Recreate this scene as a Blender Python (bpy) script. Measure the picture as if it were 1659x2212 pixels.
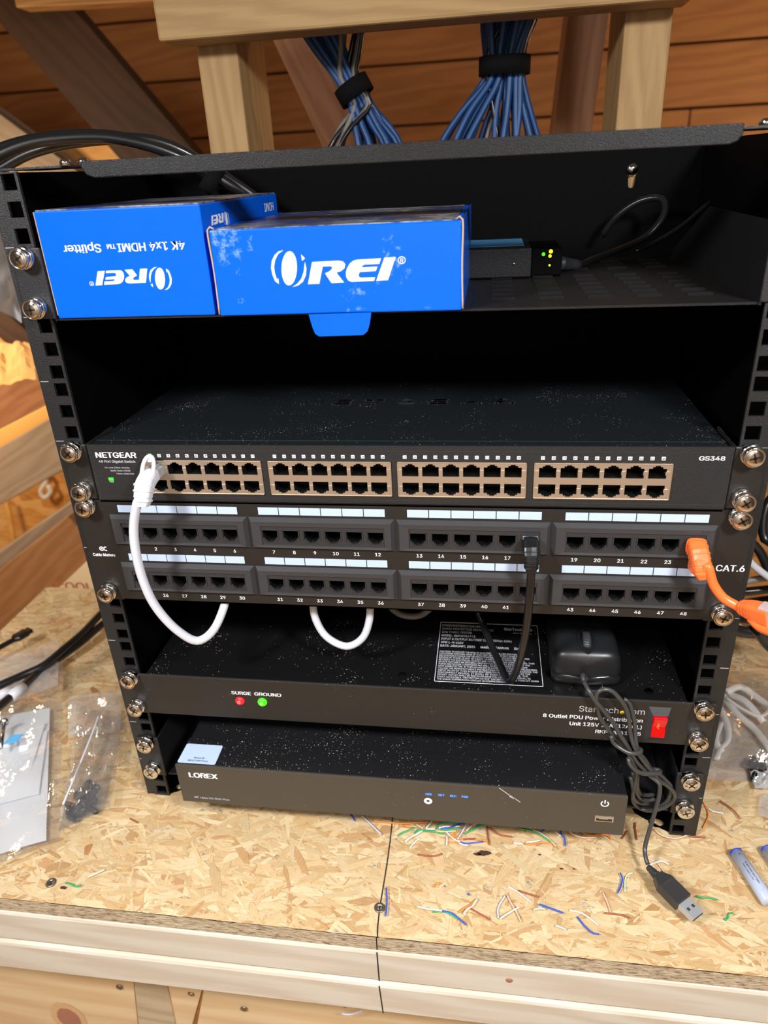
import bpy, math, random
from mathutils import Vector, Matrix, Euler, noise
for o in list(bpy.data.objects): bpy.data.objects.remove(o, do_unlink=True)
SC = bpy.context.scene
COL = SC.collection
MM = 0.001
LIFT = 1434.5                     # table top stands 0.9 m above the floor; all coordinates below are mm from the rack's top front centre
def W(p): return Vector((p[0]*MM, p[1]*MM, (p[2]+LIFT)*MM))

# ------------------------------------------------------------------ camera
RV = (0.452610963, 0.144312503, -0.015724565)
CAM = Vector((66.272, -452.839, -10.12)); FPX = 1532.633; CX, CY = 829.5, 1106.0
def _rod(w):
    w = Vector(w); t = w.length; k = w/t
    K = Matrix(((0,-k.z,k.y),(k.z,0,-k.x),(-k.y,k.x,0)))
    I = Matrix.Identity(3)
    KK = K @ K
    return Matrix([[I[i][j]+math.sin(t)*K[i][j]+(1-math.cos(t))*KK[i][j] for j in range(3)] for i in range(3)])
RC = _rod(RV) @ Matrix(((1,0,0),(0,0,-1),(0,1,0)))      # world -> camera (x right, y down, z forward)
def at(px, py, ax, v):
    """the point of the plane (axis ax = v, mm) seen at a pixel of the 1659x2212 photograph"""
    d = RC.transposed() @ Vector(((px-CX)/FPX, (py-CY)/FPX, 1.0))
    t = (v - CAM[ax]) / d[ax]
    return CAM + d*t
cam_d = bpy.data.cameras.new('camera'); cam = bpy.data.objects.new('camera', cam_d); COL.objects.link(cam)
M4 = Matrix.Identity(4)
for j in range(3):
    M4[j][0] = RC[0][j]; M4[j][1] = -RC[1][j]; M4[j][2] = -RC[2][j]
M4.translation = W(CAM); cam.matrix_world = M4
cam_d.sensor_fit = 'VERTICAL'; cam_d.sensor_height = 36; cam_d.lens = 36*FPX/2212
cam_d.clip_start = 0.01; cam_d.clip_end = 50
cam_d.dof.use_dof = True; cam_d.dof.focus_distance = 0.53; cam_d.dof.aperture_fstop = 7.0
SC.camera = cam
# ------------------------------------------------------------------ world, lights, exposure
wd = bpy.data.worlds.new('world'); SC.world = wd; wd.use_nodes = True
wd.node_tree.nodes['Background'].inputs[0].default_value = (0.62, 0.50, 0.40, 1)
wd.node_tree.nodes['Background'].inputs[1].default_value = 0.10
def area(name, loc, to, power, size, col, spread=180):
    l = bpy.data.lights.new(name, 'AREA'); l.energy = power; l.size = size; l.color = col; l.shape = 'DISK'
    o = bpy.data.objects.new(name, l); COL.objects.link(o); o.location = W(loc)
    o.rotation_euler = (W(to)-W(loc)).to_track_quat('-Z', 'Y').to_euler(); l.spread = math.radians(spread); return o
area('lamp_key', (430, -560, 280), (0, -150, -700), 6.1, 0.14, (0.97, 0.98, 1), 140)
area('lamp_fill', (-430, -560, 280), (0, -150, -700), 5.4, 0.14, (0.97, 0.98, 1), 140)
area('bounce_light', (0, -1050, 500), (0, -1600, -500), 16, 0.3, (1, 0.96, 0.92))  # added light on the unseen wall behind the viewer, for soft front fill
area('lamp_back_left', (-1000, 330, -60), (-800, 760, -330), 4.2, 0.15, (1, 0.80, 0.55))
area('lamp_back_right', (1050, 900, -150), (650, 1650, 150), 15.0, 0.2, (1, 0.84, 0.6))
SC.view_settings.view_transform = 'Standard'; SC.view_settings.look = 'None'
SC.view_settings.gamma = 1; SC.view_settings.use_curve_mapping = False; SC.view_settings.exposure = 0.0

# ------------------------------------------------------------------ materials
def srgb(c):
    return tuple(((v/255)/12.92 if v/255 <= .04045 else ((v/255+.055)/1.055)**2.4) for v in c)
def newmat(name):
    m = bpy.data.materials.new(name); m.use_nodes = True
    nt = m.node_tree; return m, nt, nt.nodes['Principled BSDF']
def ramp(nt, fac, stops):
    r = nt.nodes.new('ShaderNodeValToRGB')
    while len(r.color_ramp.elements) < len(stops): r.color_ramp.elements.new(0.5)
    for e, (p, c) in zip(r.color_ramp.elements, stops): e.position = p; e.color = (*c, 1)
    nt.links.new(fac, r.inputs[0]); return r.outputs[0]
def mixc(nt, fac, a, b, mode='MIX'):
    n = nt.nodes.new('ShaderNodeMix'); n.data_type = 'RGBA'; n.blend_type = mode
    for s, v in ((n.inputs[0], fac), (n.inputs[6], a), (n.inputs[7], b)):
        if hasattr(v, 'is_linked'): nt.links.new(v, s)
        elif isinstance(v, (int, float)): s.default_value = v
        else: s.default_value = (*v, 1) if len(v) == 3 else v
    return n.outputs[2]
def coords(nt, scale=(1,1,1), kind='Object', rnd=False):
    tc = nt.nodes.new('ShaderNodeTexCoord'); mp = nt.nodes.new('ShaderNodeMapping'); mp.inputs['Scale'].default_value = scale
    out = tc.outputs[kind]
    if rnd:
        oi = nt.nodes.new('ShaderNodeObjectInfo'); va = nt.nodes.new('ShaderNodeVectorMath'); va.operation = 'ADD'
        sc = nt.nodes.new('ShaderNodeMath'); sc.operation = 'MULTIPLY'; sc.inputs[1].default_value = 7.3
        nt.links.new(oi.outputs['Random'], sc.inputs[0]); nt.links.new(out, va.inputs[0]); nt.links.new(sc.outputs[0], va.inputs[1]); out = va.outputs[0]
    nt.links.new(out, mp.inputs[0]); return mp.outputs[0]
def noisen(nt, vec, scale, detail=3, rough=.5, dist=0):
    n = nt.nodes.new('ShaderNodeTexNoise'); n.inputs['Scale'].default_value = scale; n.inputs['Detail'].default_value = detail
    n.inputs['Roughness'].default_value = rough; n.inputs['Distortion'].default_value = dist
    nt.links.new(vec, n.inputs['Vector']); return n.outputs['Fac']
def bump(nt, b, h, strength, dist=.001):
    n = nt.nodes.new('ShaderNodeBump'); n.inputs['Strength'].default_value = strength; n.inputs['Distance'].default_value = dist
    nt.links.new(h, n.inputs['Height']); nt.links.new(n.outputs[0], b.inputs['Normal'])
def mat(name, col, rough=.5, metal=0, bmp=None, dust=0, emit=None, spec=.5, trans=0, mottled=0, coat=0):
    m, nt, b = newmat(name)
    c = srgb(col) if max(col) > 1.0 else col
    b.inputs['Base Color'].default_value = (*c, 1); b.inputs['Roughness'].default_value = rough; b.inputs['Metallic'].default_value = metal
    b.inputs['Specular IOR Level'].default_value = spec; b.inputs['Transmission Weight'].default_value = trans; b.inputs['Coat Weight'].default_value = coat
    v = coords(nt)
    base = None
    if mottled:
        base = mixc(nt, noisen(nt, v, 60, 4), tuple(x*(1-mottled) for x in c), tuple(min(1, x*(1+mottled)) for x in c))
    if dust:
        n1 = noisen(nt, v, 900, 1, .4); n2 = noisen(nt, v, 30, 2, .6)
        mm_ = nt.nodes.new('ShaderNodeMath'); mm_.operation = 'MULTIPLY_ADD'; mm_.inputs[1].default_value = .35
        nt.links.new(n2, mm_.inputs[0]); nt.links.new(n1, mm_.inputs[2])
        t = .985 - dust*.05
        f = ramp(nt, mm_.outputs[0], [(min(.99, t), (0,0,0)), (min(1, t+.012), (1,1,1))])
        base = mixc(nt, f, base if base is not None else c, srgb((190,185,170)))
    if base is not None: nt.links.new(base, b.inputs['Base Color'])
    if bmp: bump(nt, b, noisen(nt, v, bmp[0], 2), bmp[1], .0006)
    if emit: b.inputs['Emission Color'].default_value = (*srgb(emit[0]), 1); b.inputs['Emission Strength'].default_value = emit[1]
    return m
def wood(name, light, dark, ringscale=70, knots=True, rough=.6, contrast=.55, knotcol=(92,50,25)):
    m, nt, b = newmat(name)
    L, D = srgb(light), srgb(dark)
    v = coords(nt, (.12, 1, 1), rnd=True)
    w = nt.nodes.new('ShaderNodeTexWave'); w.wave_type = 'BANDS'; w.bands_direction = 'DIAGONAL'
    w.inputs['Scale'].default_value = ringscale/6; w.inputs['Distortion'].default_value = 9; w.inputs['Detail'].default_value = 3; w.inputs['Detail Scale'].default_value = 1.2
    nt.links.new(v, w.inputs[0])
    v2 = coords(nt, (.03, 1, 1), rnd=True)
    fine = noisen(nt, v2, 700, 3, .6)
    big = noisen(nt, v, 9, 2)
    f = mixc(nt, .45, w.outputs['Fac'], fine)
    c = ramp(nt, f, [(.12, tuple(l+(d-l)*contrast for l, d in zip(L, D))), (.75, L)])
    c = mixc(nt, big, c, mixc(nt, .25, c, D))
    if knots:
        vk = coords(nt, (2.6, 6.5, 6.5), rnd=True)
        vo = nt.nodes.new('ShaderNodeTexVoronoi'); vo.inputs['Scale'].default_value = 1.0; nt.links.new(vk, vo.inputs[0])
        kf = ramp(nt, vo.outputs['Distance'], [(.03, (1,1,1)), (.085, (0,0,0))])
        c = mixc(nt, kf, c, srgb(knotcol))
    nt.links.new(c, b.inputs['Base Color']); b.inputs['Roughness'].default_value = rough; b.inputs['Specular IOR Level'].default_value = .3
    bump(nt, b, f, .25, .0006)
    return m
M = {}
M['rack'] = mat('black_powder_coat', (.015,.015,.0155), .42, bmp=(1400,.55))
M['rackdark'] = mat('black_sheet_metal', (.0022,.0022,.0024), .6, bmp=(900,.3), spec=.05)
M['lip'] = mat('top_lip_black', (.006,.006,.0065), .42, bmp=(1500,.5), spec=.35)
M['ear'] = mat('black_textured_ear', (.018,.018,.0195), .45, bmp=(1200,.4))
M['patch'] = mat('patch_panel_black', (.019,.0165,.014), .40, bmp=(1500,.12))
M['module'] = mat('jack_module_plastic', (.042,.041,.043), .42)
M['jackframe'] = mat('jack_plastic', (.033,.032,.033), .35)
M['hole'] = mat('dark_socket', (.004,.004,.004), .5)
M['gold'] = mat('contact_metal', (.35,.25,.12), .3, 1)
M['switchface'] = mat('switch_front_black', (.019,.019,.019), .40, bmp=(1300,.5))
M['switchtop'] = mat('switch_top_black', (.005,.008,.010), .5, bmp=(1300,.25), dust=1)
M['pduface'] = mat('pdu_face', (.020,.018,.016), .42, bmp=(900,.12), dust=.15)
M['pdutop'] = mat('pdu_top', (.006,.006,.0065), .30, dust=.7)
M['nvrface'] = mat('recorder_face', (.060,.050,.038), .40, bmp=(900,.1), dust=.1)
M['nvrtop'] = mat('recorder_top', (.007,.007,.008), .45, dust=1.35)
M['portmetal'] = mat('port_block_metal', (.78,.64,.50), .33, .85)
M['chrome'] = mat('chrome', (.82,.80,.77), .10, 1, bmp=(400,.15))
M['chromedark'] = mat('screw_recess', (.10,.085,.07), .35, 1)
M['label'] = mat('white_label', (.50,.61,.80), .45)
M['print'] = mat('white_print', (.86,.88,.93), .5)
M['printdim'] = mat('grey_print', (.52,.52,.55), .5)
M['white'] = mat('white_plastic', (.66,.66,.70), .32, spec=.5)
M['whitecable'] = mat('white_cable', (.62,.63,.68), .30)
M['clearplug'] = mat('clear_plug', (.75,.76,.78), .12, trans=.55)
M['blackcable'] = mat('black_cable', (.010,.010,.011), .22)
M['greycable'] = mat('dark_grey_cable', (.05,.048,.045), .30)
M['plugbody'] = mat('plug_body_dark', (.028,.028,.028), .4)
M['plugshell'] = mat('plug_shell_metal', (.55,.57,.60), .38, .6)
M['thickcable'] = mat('black_thick_cable', (.012,.012,.013), .30, coat=.3)
M['orange'] = mat('orange_cable', (.95,.17,.035), .30)
M['bluebox'] = mat('blue_card', (.0,.118,.76), .26, spec=.3, mottled=.04, bmp=(40,.10))
M['bluedark'] = mat('blue_card_side', (.0,.10,.62), .25, bmp=(40,.1))
M['boxtop'] = None
M['card'] = mat('brown_card_edge', srgb((205,170,130)), .8)
M['logo'] = mat('white_ink', (.86,.88,.93), .45)
M['mouse'] = mat('mouse_plastic', (.012,.013,.014), .33, bmp=(2500,.08))
M['mousegloss'] = mat('mouse_gloss', (.012,.012,.013), .12)
M['rubber'] = mat('rubber_wheel', (.035,.037,.042), .45)
M['bluewire'] = mat('blue_network_cable', (.010,.062,.20), .42)
M['greywire'] = mat('grey_network_cable', (.20,.18,.16), .5)
M['velcro'] = mat('black_velcro', (.004,.004,.004), .9, spec=.15)
M['ledg'] = mat('green_led', (10,90,10), .3, emit=((60,255,20), 2.2))
M['ledg_dim'] = mat('green_led_small', (10,90,10), .3, emit=((70,255,60), 1.6))
M['ledy'] = mat('yellow_led', (90,90,10), .3, emit=((235,235,30), 2.0))
M['ledr'] = mat('red_led', (120,10,15), .3, emit=((255,40,50), 1.2))
M['ledb'] = mat('blue_led', (40,80,200), .3, emit=((90,150,255), 1.5))
M['redlamp'] = mat('red_rocker', (.35,.002,.004), .12, emit=((255,0,15), .35), trans=.0)
M['lampcore'] = mat('lamp_core', (.8,.1,.02), .3, emit=((255,70,20), 1.1))
M['ringgreen'] = mat('led_core_green', (.2,.8,.1), .3, emit=((190,255,120), 2.2))
M['ringred'] = mat('led_core_red', (.8,.2,.2), .3, emit=((255,150,140), 1.6))
M['sticker'] = mat('pale_blue_sticker', (.48,.60,.86), .35)
M['ink'] = mat('black_ink', (.02,.02,.02), .6)
M['steel'] = mat('steel', (.62,.62,.62), .25, 1)
M['galv'] = mat('screw_steel', (.30,.27,.22), .35, .9)
M['battery'] = mat('battery_sleeve', srgb((178,188,210)), .25, coat=.3)
M['blueink'] = mat('blue_ring', (.01,.05,.55), .3)
M['paper'] = mat('white_paper', (.86,.89,.95), .6, bmp=(25,.3))
M['tagblue'] = mat('light_blue_tag', (.10,.42,.78), .5)
M['whitebag'] = mat('white_strap', (.88,.87,.85), .35)
M['yellow'] = mat('yellow_dot', (.85,.55,.02), .5)
M['marker'] = mat('black_marker', (.008,.008,.012), .6)
M['kraft'] = mat('golden_crumpled_sheet', srgb((235,180,105)), .6, bmp=(30,.6), mottled=.2)
M['foil'] = mat('grey_film', srgb((150,140,132)), .3, bmp=(40,.8), mottled=.25)
M['creampaper'] = mat('cream_paper', srgb((250,228,180)), .6)
M['redink'] = mat('pink_print', srgb((200,110,90)), .6)
M['pine'] = wood('pine_light', (186,152,104), (148,112,68), 220, knotcol=(120,85,50))
M['pinewarm'] = wood('pine_warm', (200,150,95), (150,95,50), 200)
M['rail'] = wood('lumber_pale', (212,205,190), (180,162,136), 150, contrast=.5, knotcol=(150,105,65))
M['plank'] = wood('roof_plank', (178,118,66), (130,76,36), 110, contrast=.45, knotcol=(70,34,14))
M['brace'] = wood('brace_reddish', (165,115,80), (120,76,48), 200)
M['bracebrown'] = wood('brace_mid_brown', (178,128,84), (140,95,58), 200)
M['bracedark'] = wood('brace_brown', (76,49,30), (48,29,16), 150)
M['bracegrey'] = wood('brace_grey', (170,148,125), (135,110,86), 200)
M['stripe'] = wood('brace_yellow_edge', (240,186,105), (215,150,70), 50, knots=False)
M['sawn'] = wood('rough_sawn', (196,180,150), (150,130,100), 150, knots=False)
M['leg'] = wood('leg_board', (222,200,160), (192,150,100), 110, contrast=.5, knots=False)
M['bounceboard'] = mat('pale_bounce_board', (.62,.56,.48), .7)  # pale tone of the added wall that bounces front fill
M['shelf'] = mat('shelf_black', (.010,.010,.011), .45, bmp=(1300,.4), spec=.35)
M['knot'] = mat('wood_knot', srgb((165,115,95)), .6, mottled=.15)
M['knotring'] = mat('wood_knot_halo', srgb((208,170,125)), .6, mottled=.15)

def osb_flake_mat():
    m, nt, b = newmat('osb_flakes')
    at_ = nt.nodes.new('ShaderNodeAttribute'); at_.attribute_name = 'Col'
    uv = nt.nodes.new('ShaderNodeUVMap'); uv.uv_map = 'UVMap'
    mp = nt.nodes.new('ShaderNodeMapping'); mp.inputs['Scale'].default_value = (1, 14, 1); nt.links.new(uv.outputs[0], mp.inputs[0])
    n = noisen(nt, mp.outputs[0], 1.1, 4, .6, .3)
    c = mixc(nt, ramp(nt, n, [(.30, (0,0,0)), (.46, (1,1,1))]), mixc(nt, 1, at_.outputs['Color'], (.74,.58,.40), 'MULTIPLY'), at_.outputs['Color'])
    nt.links.new(c, b.inputs['Base Color']); b.inputs['Roughness'].default_value = .62; b.inputs['Specular IOR Level'].default_value = .3
    bump(nt, b, n, .3, .0005); return m
M['flake'] = osb_flake_mat()
def osb_edge_mat():
    m, nt, b = newmat('osb_edge')
    v = coords(nt, (.35, 1, 2.2)); n = noisen(nt, v, 420, 4, .75)
    n2 = noisen(nt, coords(nt), 25, 2)
    c = ramp(nt, n, [(.36, srgb((95,78,62))), (.46, srgb((178,158,128))), (.60, srgb((215,198,166)))])
    c = mixc(nt, n2, c, mixc(nt, .25, c, srgb((130,105,80))))
    nt.links.new(c, b.inputs['Base Color']); b.inputs['Roughness'].default_value = .8; bump(nt, b, n, .8, .001); return m
M['osbedge'] = osb_edge_mat()
def osb_flat_mat():
    m, nt, b = newmat('osb_board_far')
    vo = nt.nodes.new('ShaderNodeTexVoronoi'); vo.inputs['Scale'].default_value = 22; nt.links.new(coords(nt, (1, 1, 2.5)), vo.inputs[0])
    n = noisen(nt, coords(nt, (1, 1, 4)), 30, 4, .6)
    c = mixc(nt, .5, vo.outputs['Color'], n)
    bw = nt.nodes.new('ShaderNodeRGBToBW'); nt.links.new(c, bw.inputs[0])
    c = ramp(nt, bw.outputs[0], [(.2, srgb((190,125,55))), (.5, srgb((232,170,95))), (.8, srgb((245,200,130)))])
    nt.links.new(c, b.inputs['Base Color']); b.inputs['Roughness'].default_value = .7; return m
M['osbfar'] = osb_flat_mat()
def boxtop_mat():
    m, nt, b = newmat('glare_box_top')
    n = noisen(nt, coords(nt, (.35, 1, 1)), 160, 6, .8, .4); n2 = noisen(nt, coords(nt), 14, 2)
    f = mixc(nt, .35, n, n2)
    c = ramp(nt, f, [(.42, srgb((18,60,140))), (.50, srgb((70,80,90))), (.56, srgb((150,150,150))), (.66, srgb((205,205,205)))])  # whitish glare on the card top painted into the colour as streaks
    nt.links.new(c, b.inputs['Base Color']); b.inputs['Roughness'].default_value = .25; bump(nt, b, n, .3); return m
M['boxtop'] = boxtop_mat()
def scuffblue():
    m, nt, b = newmat('scuffed_blue_card')
    n = noisen(nt, coords(nt), 150, 6, .75); n2 = noisen(nt, coords(nt), 22, 2)
    mm_ = nt.nodes.new('ShaderNodeMath'); mm_.operation = 'MULTIPLY'; nt.links.new(n, mm_.inputs[0]); nt.links.new(n2, mm_.inputs[1])
    f = ramp(nt, mm_.outputs[0], [(.335, (0,0,0)), (.40, (.75,.75,.75))])
    b.inputs['Specular IOR Level'].default_value = .3; c = mixc(nt, f, (.0,.118,.76), srgb((120,165,225)))
    nt.links.new(c, b.inputs['Base Color']); b.inputs['Roughness'].default_value = .24; bump(nt, b, noisen(nt, coords(nt), 40, 2), .1); return m
M['bluescuff'] = scuffblue()
def plastic_bag(name, tint, white=.12, gloss=.28):
    m = bpy.data.materials.new(name); m.use_nodes = True; nt = m.node_tree; nt.nodes.clear()
    out = nt.nodes.new('ShaderNodeOutputMaterial'); tr = nt.nodes.new('ShaderNodeBsdfTransparent'); tr.inputs[0].default_value = (*tint, 1)
    gl = nt.nodes.new('ShaderNodeBsdfGlossy'); gl.inputs['Roughness'].default_value = .08; gl.inputs['Color'].default_value = (1,1,1,1)
    df = nt.nodes.new('ShaderNodeBsdfDiffuse'); df.inputs[0].default_value = (.85,.85,.86,1)
    bp = nt.nodes.new('ShaderNodeBump'); bp.inputs['Strength'].default_value = .9; bp.inputs['Distance'].default_value = .002
    nt.links.new(noisen(nt, coords(nt), 70, 3, .5, .6), bp.inputs['Height'])
    nt.links.new(bp.outputs[0], gl.inputs['Normal'])
    m1 = nt.nodes.new('ShaderNodeMixShader'); m1.inputs[0].default_value = gloss; nt.links.new(tr.outputs[0], m1.inputs[1]); nt.links.new(gl.outputs[0], m1.inputs[2])
    m2 = nt.nodes.new('ShaderNodeMixShader'); m2.inputs[0].default_value = white; nt.links.new(m1.outputs[0], m2.inputs[1]); nt.links.new(df.outputs[0], m2.inputs[2])
    nt.links.new(m2.outputs[0], out.inputs[0]); return m
M['bag'] = plastic_bag('clear_bag', (.95,.94,.92), .07, .24)
M['bagmilky'] = plastic_bag('milky_bag', (.93,.91,.89), .22, .16)
M['bagsilver'] = plastic_bag('silver_bag', (.75,.75,.76), .35, .5)

# ------------------------------------------------------------------ mesh helpers (all in mm)
ORG = {}                                          # name -> origin in mm
def tag(o, label=None, cat=None, group=None, kind=None):
    for k, v in (('label', label), ('category', cat), ('group', group), ('kind', kind)):
        if v: o[k] = v
    return o
def thing(name, loc, label=None, cat=None, group=None, kind=None):
    o = bpy.data.objects.new(name, None); COL.objects.link(o); o.location = W(loc); o.empty_display_size = .01
    ORG[o.name] = Vector(loc)
    return tag(o, label, cat, group, kind)
def org(o): return ORG[o.name] if o else Vector((0,0,0))
class MB:
    def __init__(s): s.v = []; s.f = []; s.m = []; s.sm = []
    def add(s, vs, fs, mi=0, smooth=False):
        n = len(s.v); s.v += [Vector(p) for p in vs]
        for f in fs: s.f.append([i+n for i in f]); s.m.append(mi); s.sm.append(smooth)
        return s
    def box(s, x0, x1, y0, y1, z0, z1, mi=0, xf=None):
        vs = [Vector((x, y, z)) for x in (x0, x1) for y in (y0, y1) for z in (z0, z1)]
        if xf: vs = [xf(p) for p in vs]
        return s.add(vs, [(0,1,3,2),(4,6,7,5),(0,4,5,1),(2,3,7,6),(0,2,6,4),(1,5,7,3)], mi)
    def tube(s, pts, r, n=10, mi=0, step=None, raw=False, closed=False, flat=1.0):
        P = [Vector(p) for p in pts]
        if not raw: P, R = catmull(P, step or 6, r)
        else: R = r if isinstance(r, list) else [r]*len(P)
        T = [(P[min(i+1, len(P)-1)]-P[max(i-1, 0)]).normalized() for i in range(len(P))]
        u = T[0].orthogonal().normalized(); vs = []
        for i, p in enumerate(P):
            u = (u - T[i]*u.dot(T[i])).normalized(); w = T[i].cross(u)
            for k in range(n):
                a = 2*math.pi*k/n; vs.append(p + (u*math.cos(a) + w*math.sin(a)*flat)*R[i])
        fs = [(i*n+k, i*n+(k+1)%n, (i+1)*n+(k+1)%n, (i+1)*n+k) for i in range(len(P)-1) for k in range(n)]
        fs += [tuple(range(n))[::-1], tuple((len(P)-1)*n+k for k in range(n))]
        return s.add(vs, fs, mi, True)
    def lathe(s, c, axis, prof, n=24, mi=0, smooth=True):
        c = Vector(c); ax = Vector(axis).normalized(); u = ax.orthogonal().normalized(); w = ax.cross(u); vs = []; fs = []
        for (r, h) in prof:
            for k in range(n):
                a = 2*math.pi*k/n; vs.append(c + ax*h + (u*math.cos(a)+w*math.sin(a))*r)
        for i in range(len(prof)-1):
            for k in range(n): fs.append((i*n+k, i*n+(k+1)%n, (i+1)*n+(k+1)%n, (i+1)*n+k))
        fs.append(tuple(range(n))[::-1]); fs.append(tuple((len(prof)-1)*n+k for k in range(n)))
        return s.add(vs, fs, mi, smooth)
    def prism(s, poly, fr, d, mi=0):
        """poly (u,v) extruded by d along the frame's normal; fr = (origin, eu, ev)"""
        o, eu, ev = fr; nn = eu.cross(ev).normalized(); n = len(poly)
        a = [o+eu*p[0]+ev*p[1] for p in poly]; b = [p+nn*d for p in a]
        return s.add(a+b, [tuple(range(n))[::-1], tuple(range(n, 2*n))]+[(i, (i+1)%n, (i+1)%n+n, i+n) for i in range(n)], mi)
    def build(s, name, mats, parent=None, bevel=0, seg=2, label=None, at_=None):
        me = bpy.data.meshes.new(name); o = bpy.data.objects.new(name, me); COL.objects.link(o)
        base = org(parent)
        if parent is None and at_ is not None: o.location = W(at_); base = Vector(at_)
        elif parent is None: o.location = W((0,0,0)); base = Vector((0,0,0))
        me.from_pydata([tuple((v-base)*MM) for v in s.v], [], s.f)
        ms = mats if isinstance(mats, (list, tuple)) else [mats]
        for m in ms: me.materials.append(M[m] if isinstance(m, str) else m)
        me.polygons.foreach_set('material_index', s.m); me.polygons.foreach_set('use_smooth', s.sm); me.update()
        if parent: o.parent = parent
        if bevel:
            b = o.modifiers.new('bevel', 'BEVEL'); b.width = bevel*MM; b.segments = seg; b.limit_method = 'ANGLE'; b.angle_limit = math.radians(40)
        if label: o['label'] = label
        ORG[o.name] = base
        return o
def catmull(P, step, r):
    out = []; R = []
    rr = r if isinstance(r, list) else [r]*len(P)
    Q = [P[0]*2-P[1]] + P + [P[-1]*2-P[-2]]
    for i in range(1, len(Q)-2):
        a, b, c, d = Q[i-1:i+3]; n = max(2, min(14, int((c-b).length/step)+1))
        for k in range(n):
            t = k/n
            out.append(0.5*((b*2)+(c-a)*t+(a*2-b*5+c*4-d)*t*t+(b*3-a-c*3+d)*t**3)); R.append(rr[i-1]+(rr[i]-rr[i-1])*t)
    out.append(P[-1]); R.append(rr[-1]); return out, R
X, Y, Z = Vector((1,0,0)), Vector((0,1,0)), Vector((0,0,1))
def front(x, z, y=0.0): return (Vector((x, y, z)), X, Z)        # frame on a front face: u right, v up, normal towards the viewer (-y)
_pl = {}
def plate_mesh(outer, holes, d):
    """flat plate with holes in the (u,v) plane, thickness d; returns verts (u,v,w) and faces"""
    cu = bpy.data.curves.new('p', 'CURVE'); cu.dimensions = '2D'; cu.fill_mode = 'BOTH'; cu.extrude = d/2*MM
    for poly in [outer]+holes:
        sp = cu.splines.new('POLY'); sp.points.add(len(poly)-1)
        for q, p in zip(sp.points, poly): q.co = (p[0]*MM, p[1]*MM, 0, 1)
        sp.use_cyclic_u = True
    o = bpy.data.objects.new('p', cu); COL.objects.link(o); bpy.context.view_layer.update()
    me = bpy.data.meshes.new_from_object(o.evaluated_get(bpy.context.evaluated_depsgraph_get()))
    vs = [(v.co.x/MM, v.co.y/MM, v.co.z/MM) for v in me.vertices]; fs = [tuple(p.vertices) for p in me.polygons]
    bpy.data.objects.remove(o); bpy.data.curves.remove(cu); bpy.data.meshes.remove(me)
    return vs, fs
def add_plate(mb, outer, holes, d, place, mi=0):
    vs, fs = plate_mesh(outer, holes, d)
    return mb.add([place(*v) for v in vs], fs, mi)
def on_front(y):                                   # plate whose front face lies at y
    return lambda d: (lambda u, v, w: (u, y + d/2 - w, v))
_tx = {}
def _sans():          # Blender's own bundled sans, else its built-in font
    import os
    try:
        for kind in ('LOCAL', 'SYSTEM'):
            f = os.path.join(bpy.utils.resource_path(kind), 'datafiles', 'fonts', 'Inter.woff2')
            if os.path.exists(f): return bpy.data.fonts.load(f)
    except Exception: pass
    return None
SANS = _sans()
def text_poly(s, bold=0.0):
    if (s, bold) not in _tx:
        cu = bpy.data.curves.new('t', 'FONT'); cu.body = s; cu.size = 1
        if SANS: cu.font = SANS
        cu.resolution_u = 3; cu.offset = 0 if SANS else bold
        o = bpy.data.objects.new('t', cu); COL.objects.link(o); bpy.context.view_layer.update()
        me = bpy.data.meshes.new_from_object(o.evaluated_get(bpy.context.evaluated_depsgraph_get()))
        _tx[(s, bold)] = ([(v.co.x, v.co.y) for v in me.vertices], [tuple(p.vertices) for p in me.polygons])
        if SANS and bold > .02 and _tx[(s, bold)][0]:        # heavier weight: the outline laid three times, a hair apart
            v, f = _tx[(s, bold)]; n = len(v); b = bold*.7
            _tx[(s, bold)] = ([(x-b, y, .012) for x, y in v]+[(x+b, y, .024) for x, y in v]+[(x, y+b*.4, .036) for x, y in v], f+[tuple(i+n for i in q) for q in f]+[tuple(i+2*n for i in q) for q in f])
        bpy.data.objects.remove(o); bpy.data.curves.remove(cu); bpy.data.meshes.remove(me)
    return _tx[(s, bold)]
def cap_height():
    v = text_poly('H', 0)[0]; return max(p[1] for p in v)-min(p[1] for p in v)
def put_text(mb, s, fr, w=None, h=2.0, align='l', mi=0, bold=.025, lift=.12, shear=0):
    """flat print: cap height h (mm), optional total width w, baseline at the frame origin"""
    vs, fs = text_poly(s, bold)
    if not vs: return
    x0 = min(p[0] for p in vs); x1 = max(p[0] for p in vs)
    k = h/cap_height(); kx = (w/(x1-x0)) if w else k
    o, eu, ev = fr; nn = eu.cross(ev).normalized()
    # on a front frame X x Z = -Y, which is towards the viewer; on a top frame X x Y = +Z
    dx = {'l': -x0, 'r': -x1, 'c': -(x0+x1)/2}[align]
    mb.add([o + eu*((p[0]+dx)*kx + p[1]*k*shear) + ev*(p[1]*k) + nn*(lift+(p[2] if len(p) > 2 else 0)) for p in vs], fs, mi)
def top(x, y, z): return (Vector((x, y, z)), X, Y)
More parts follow.
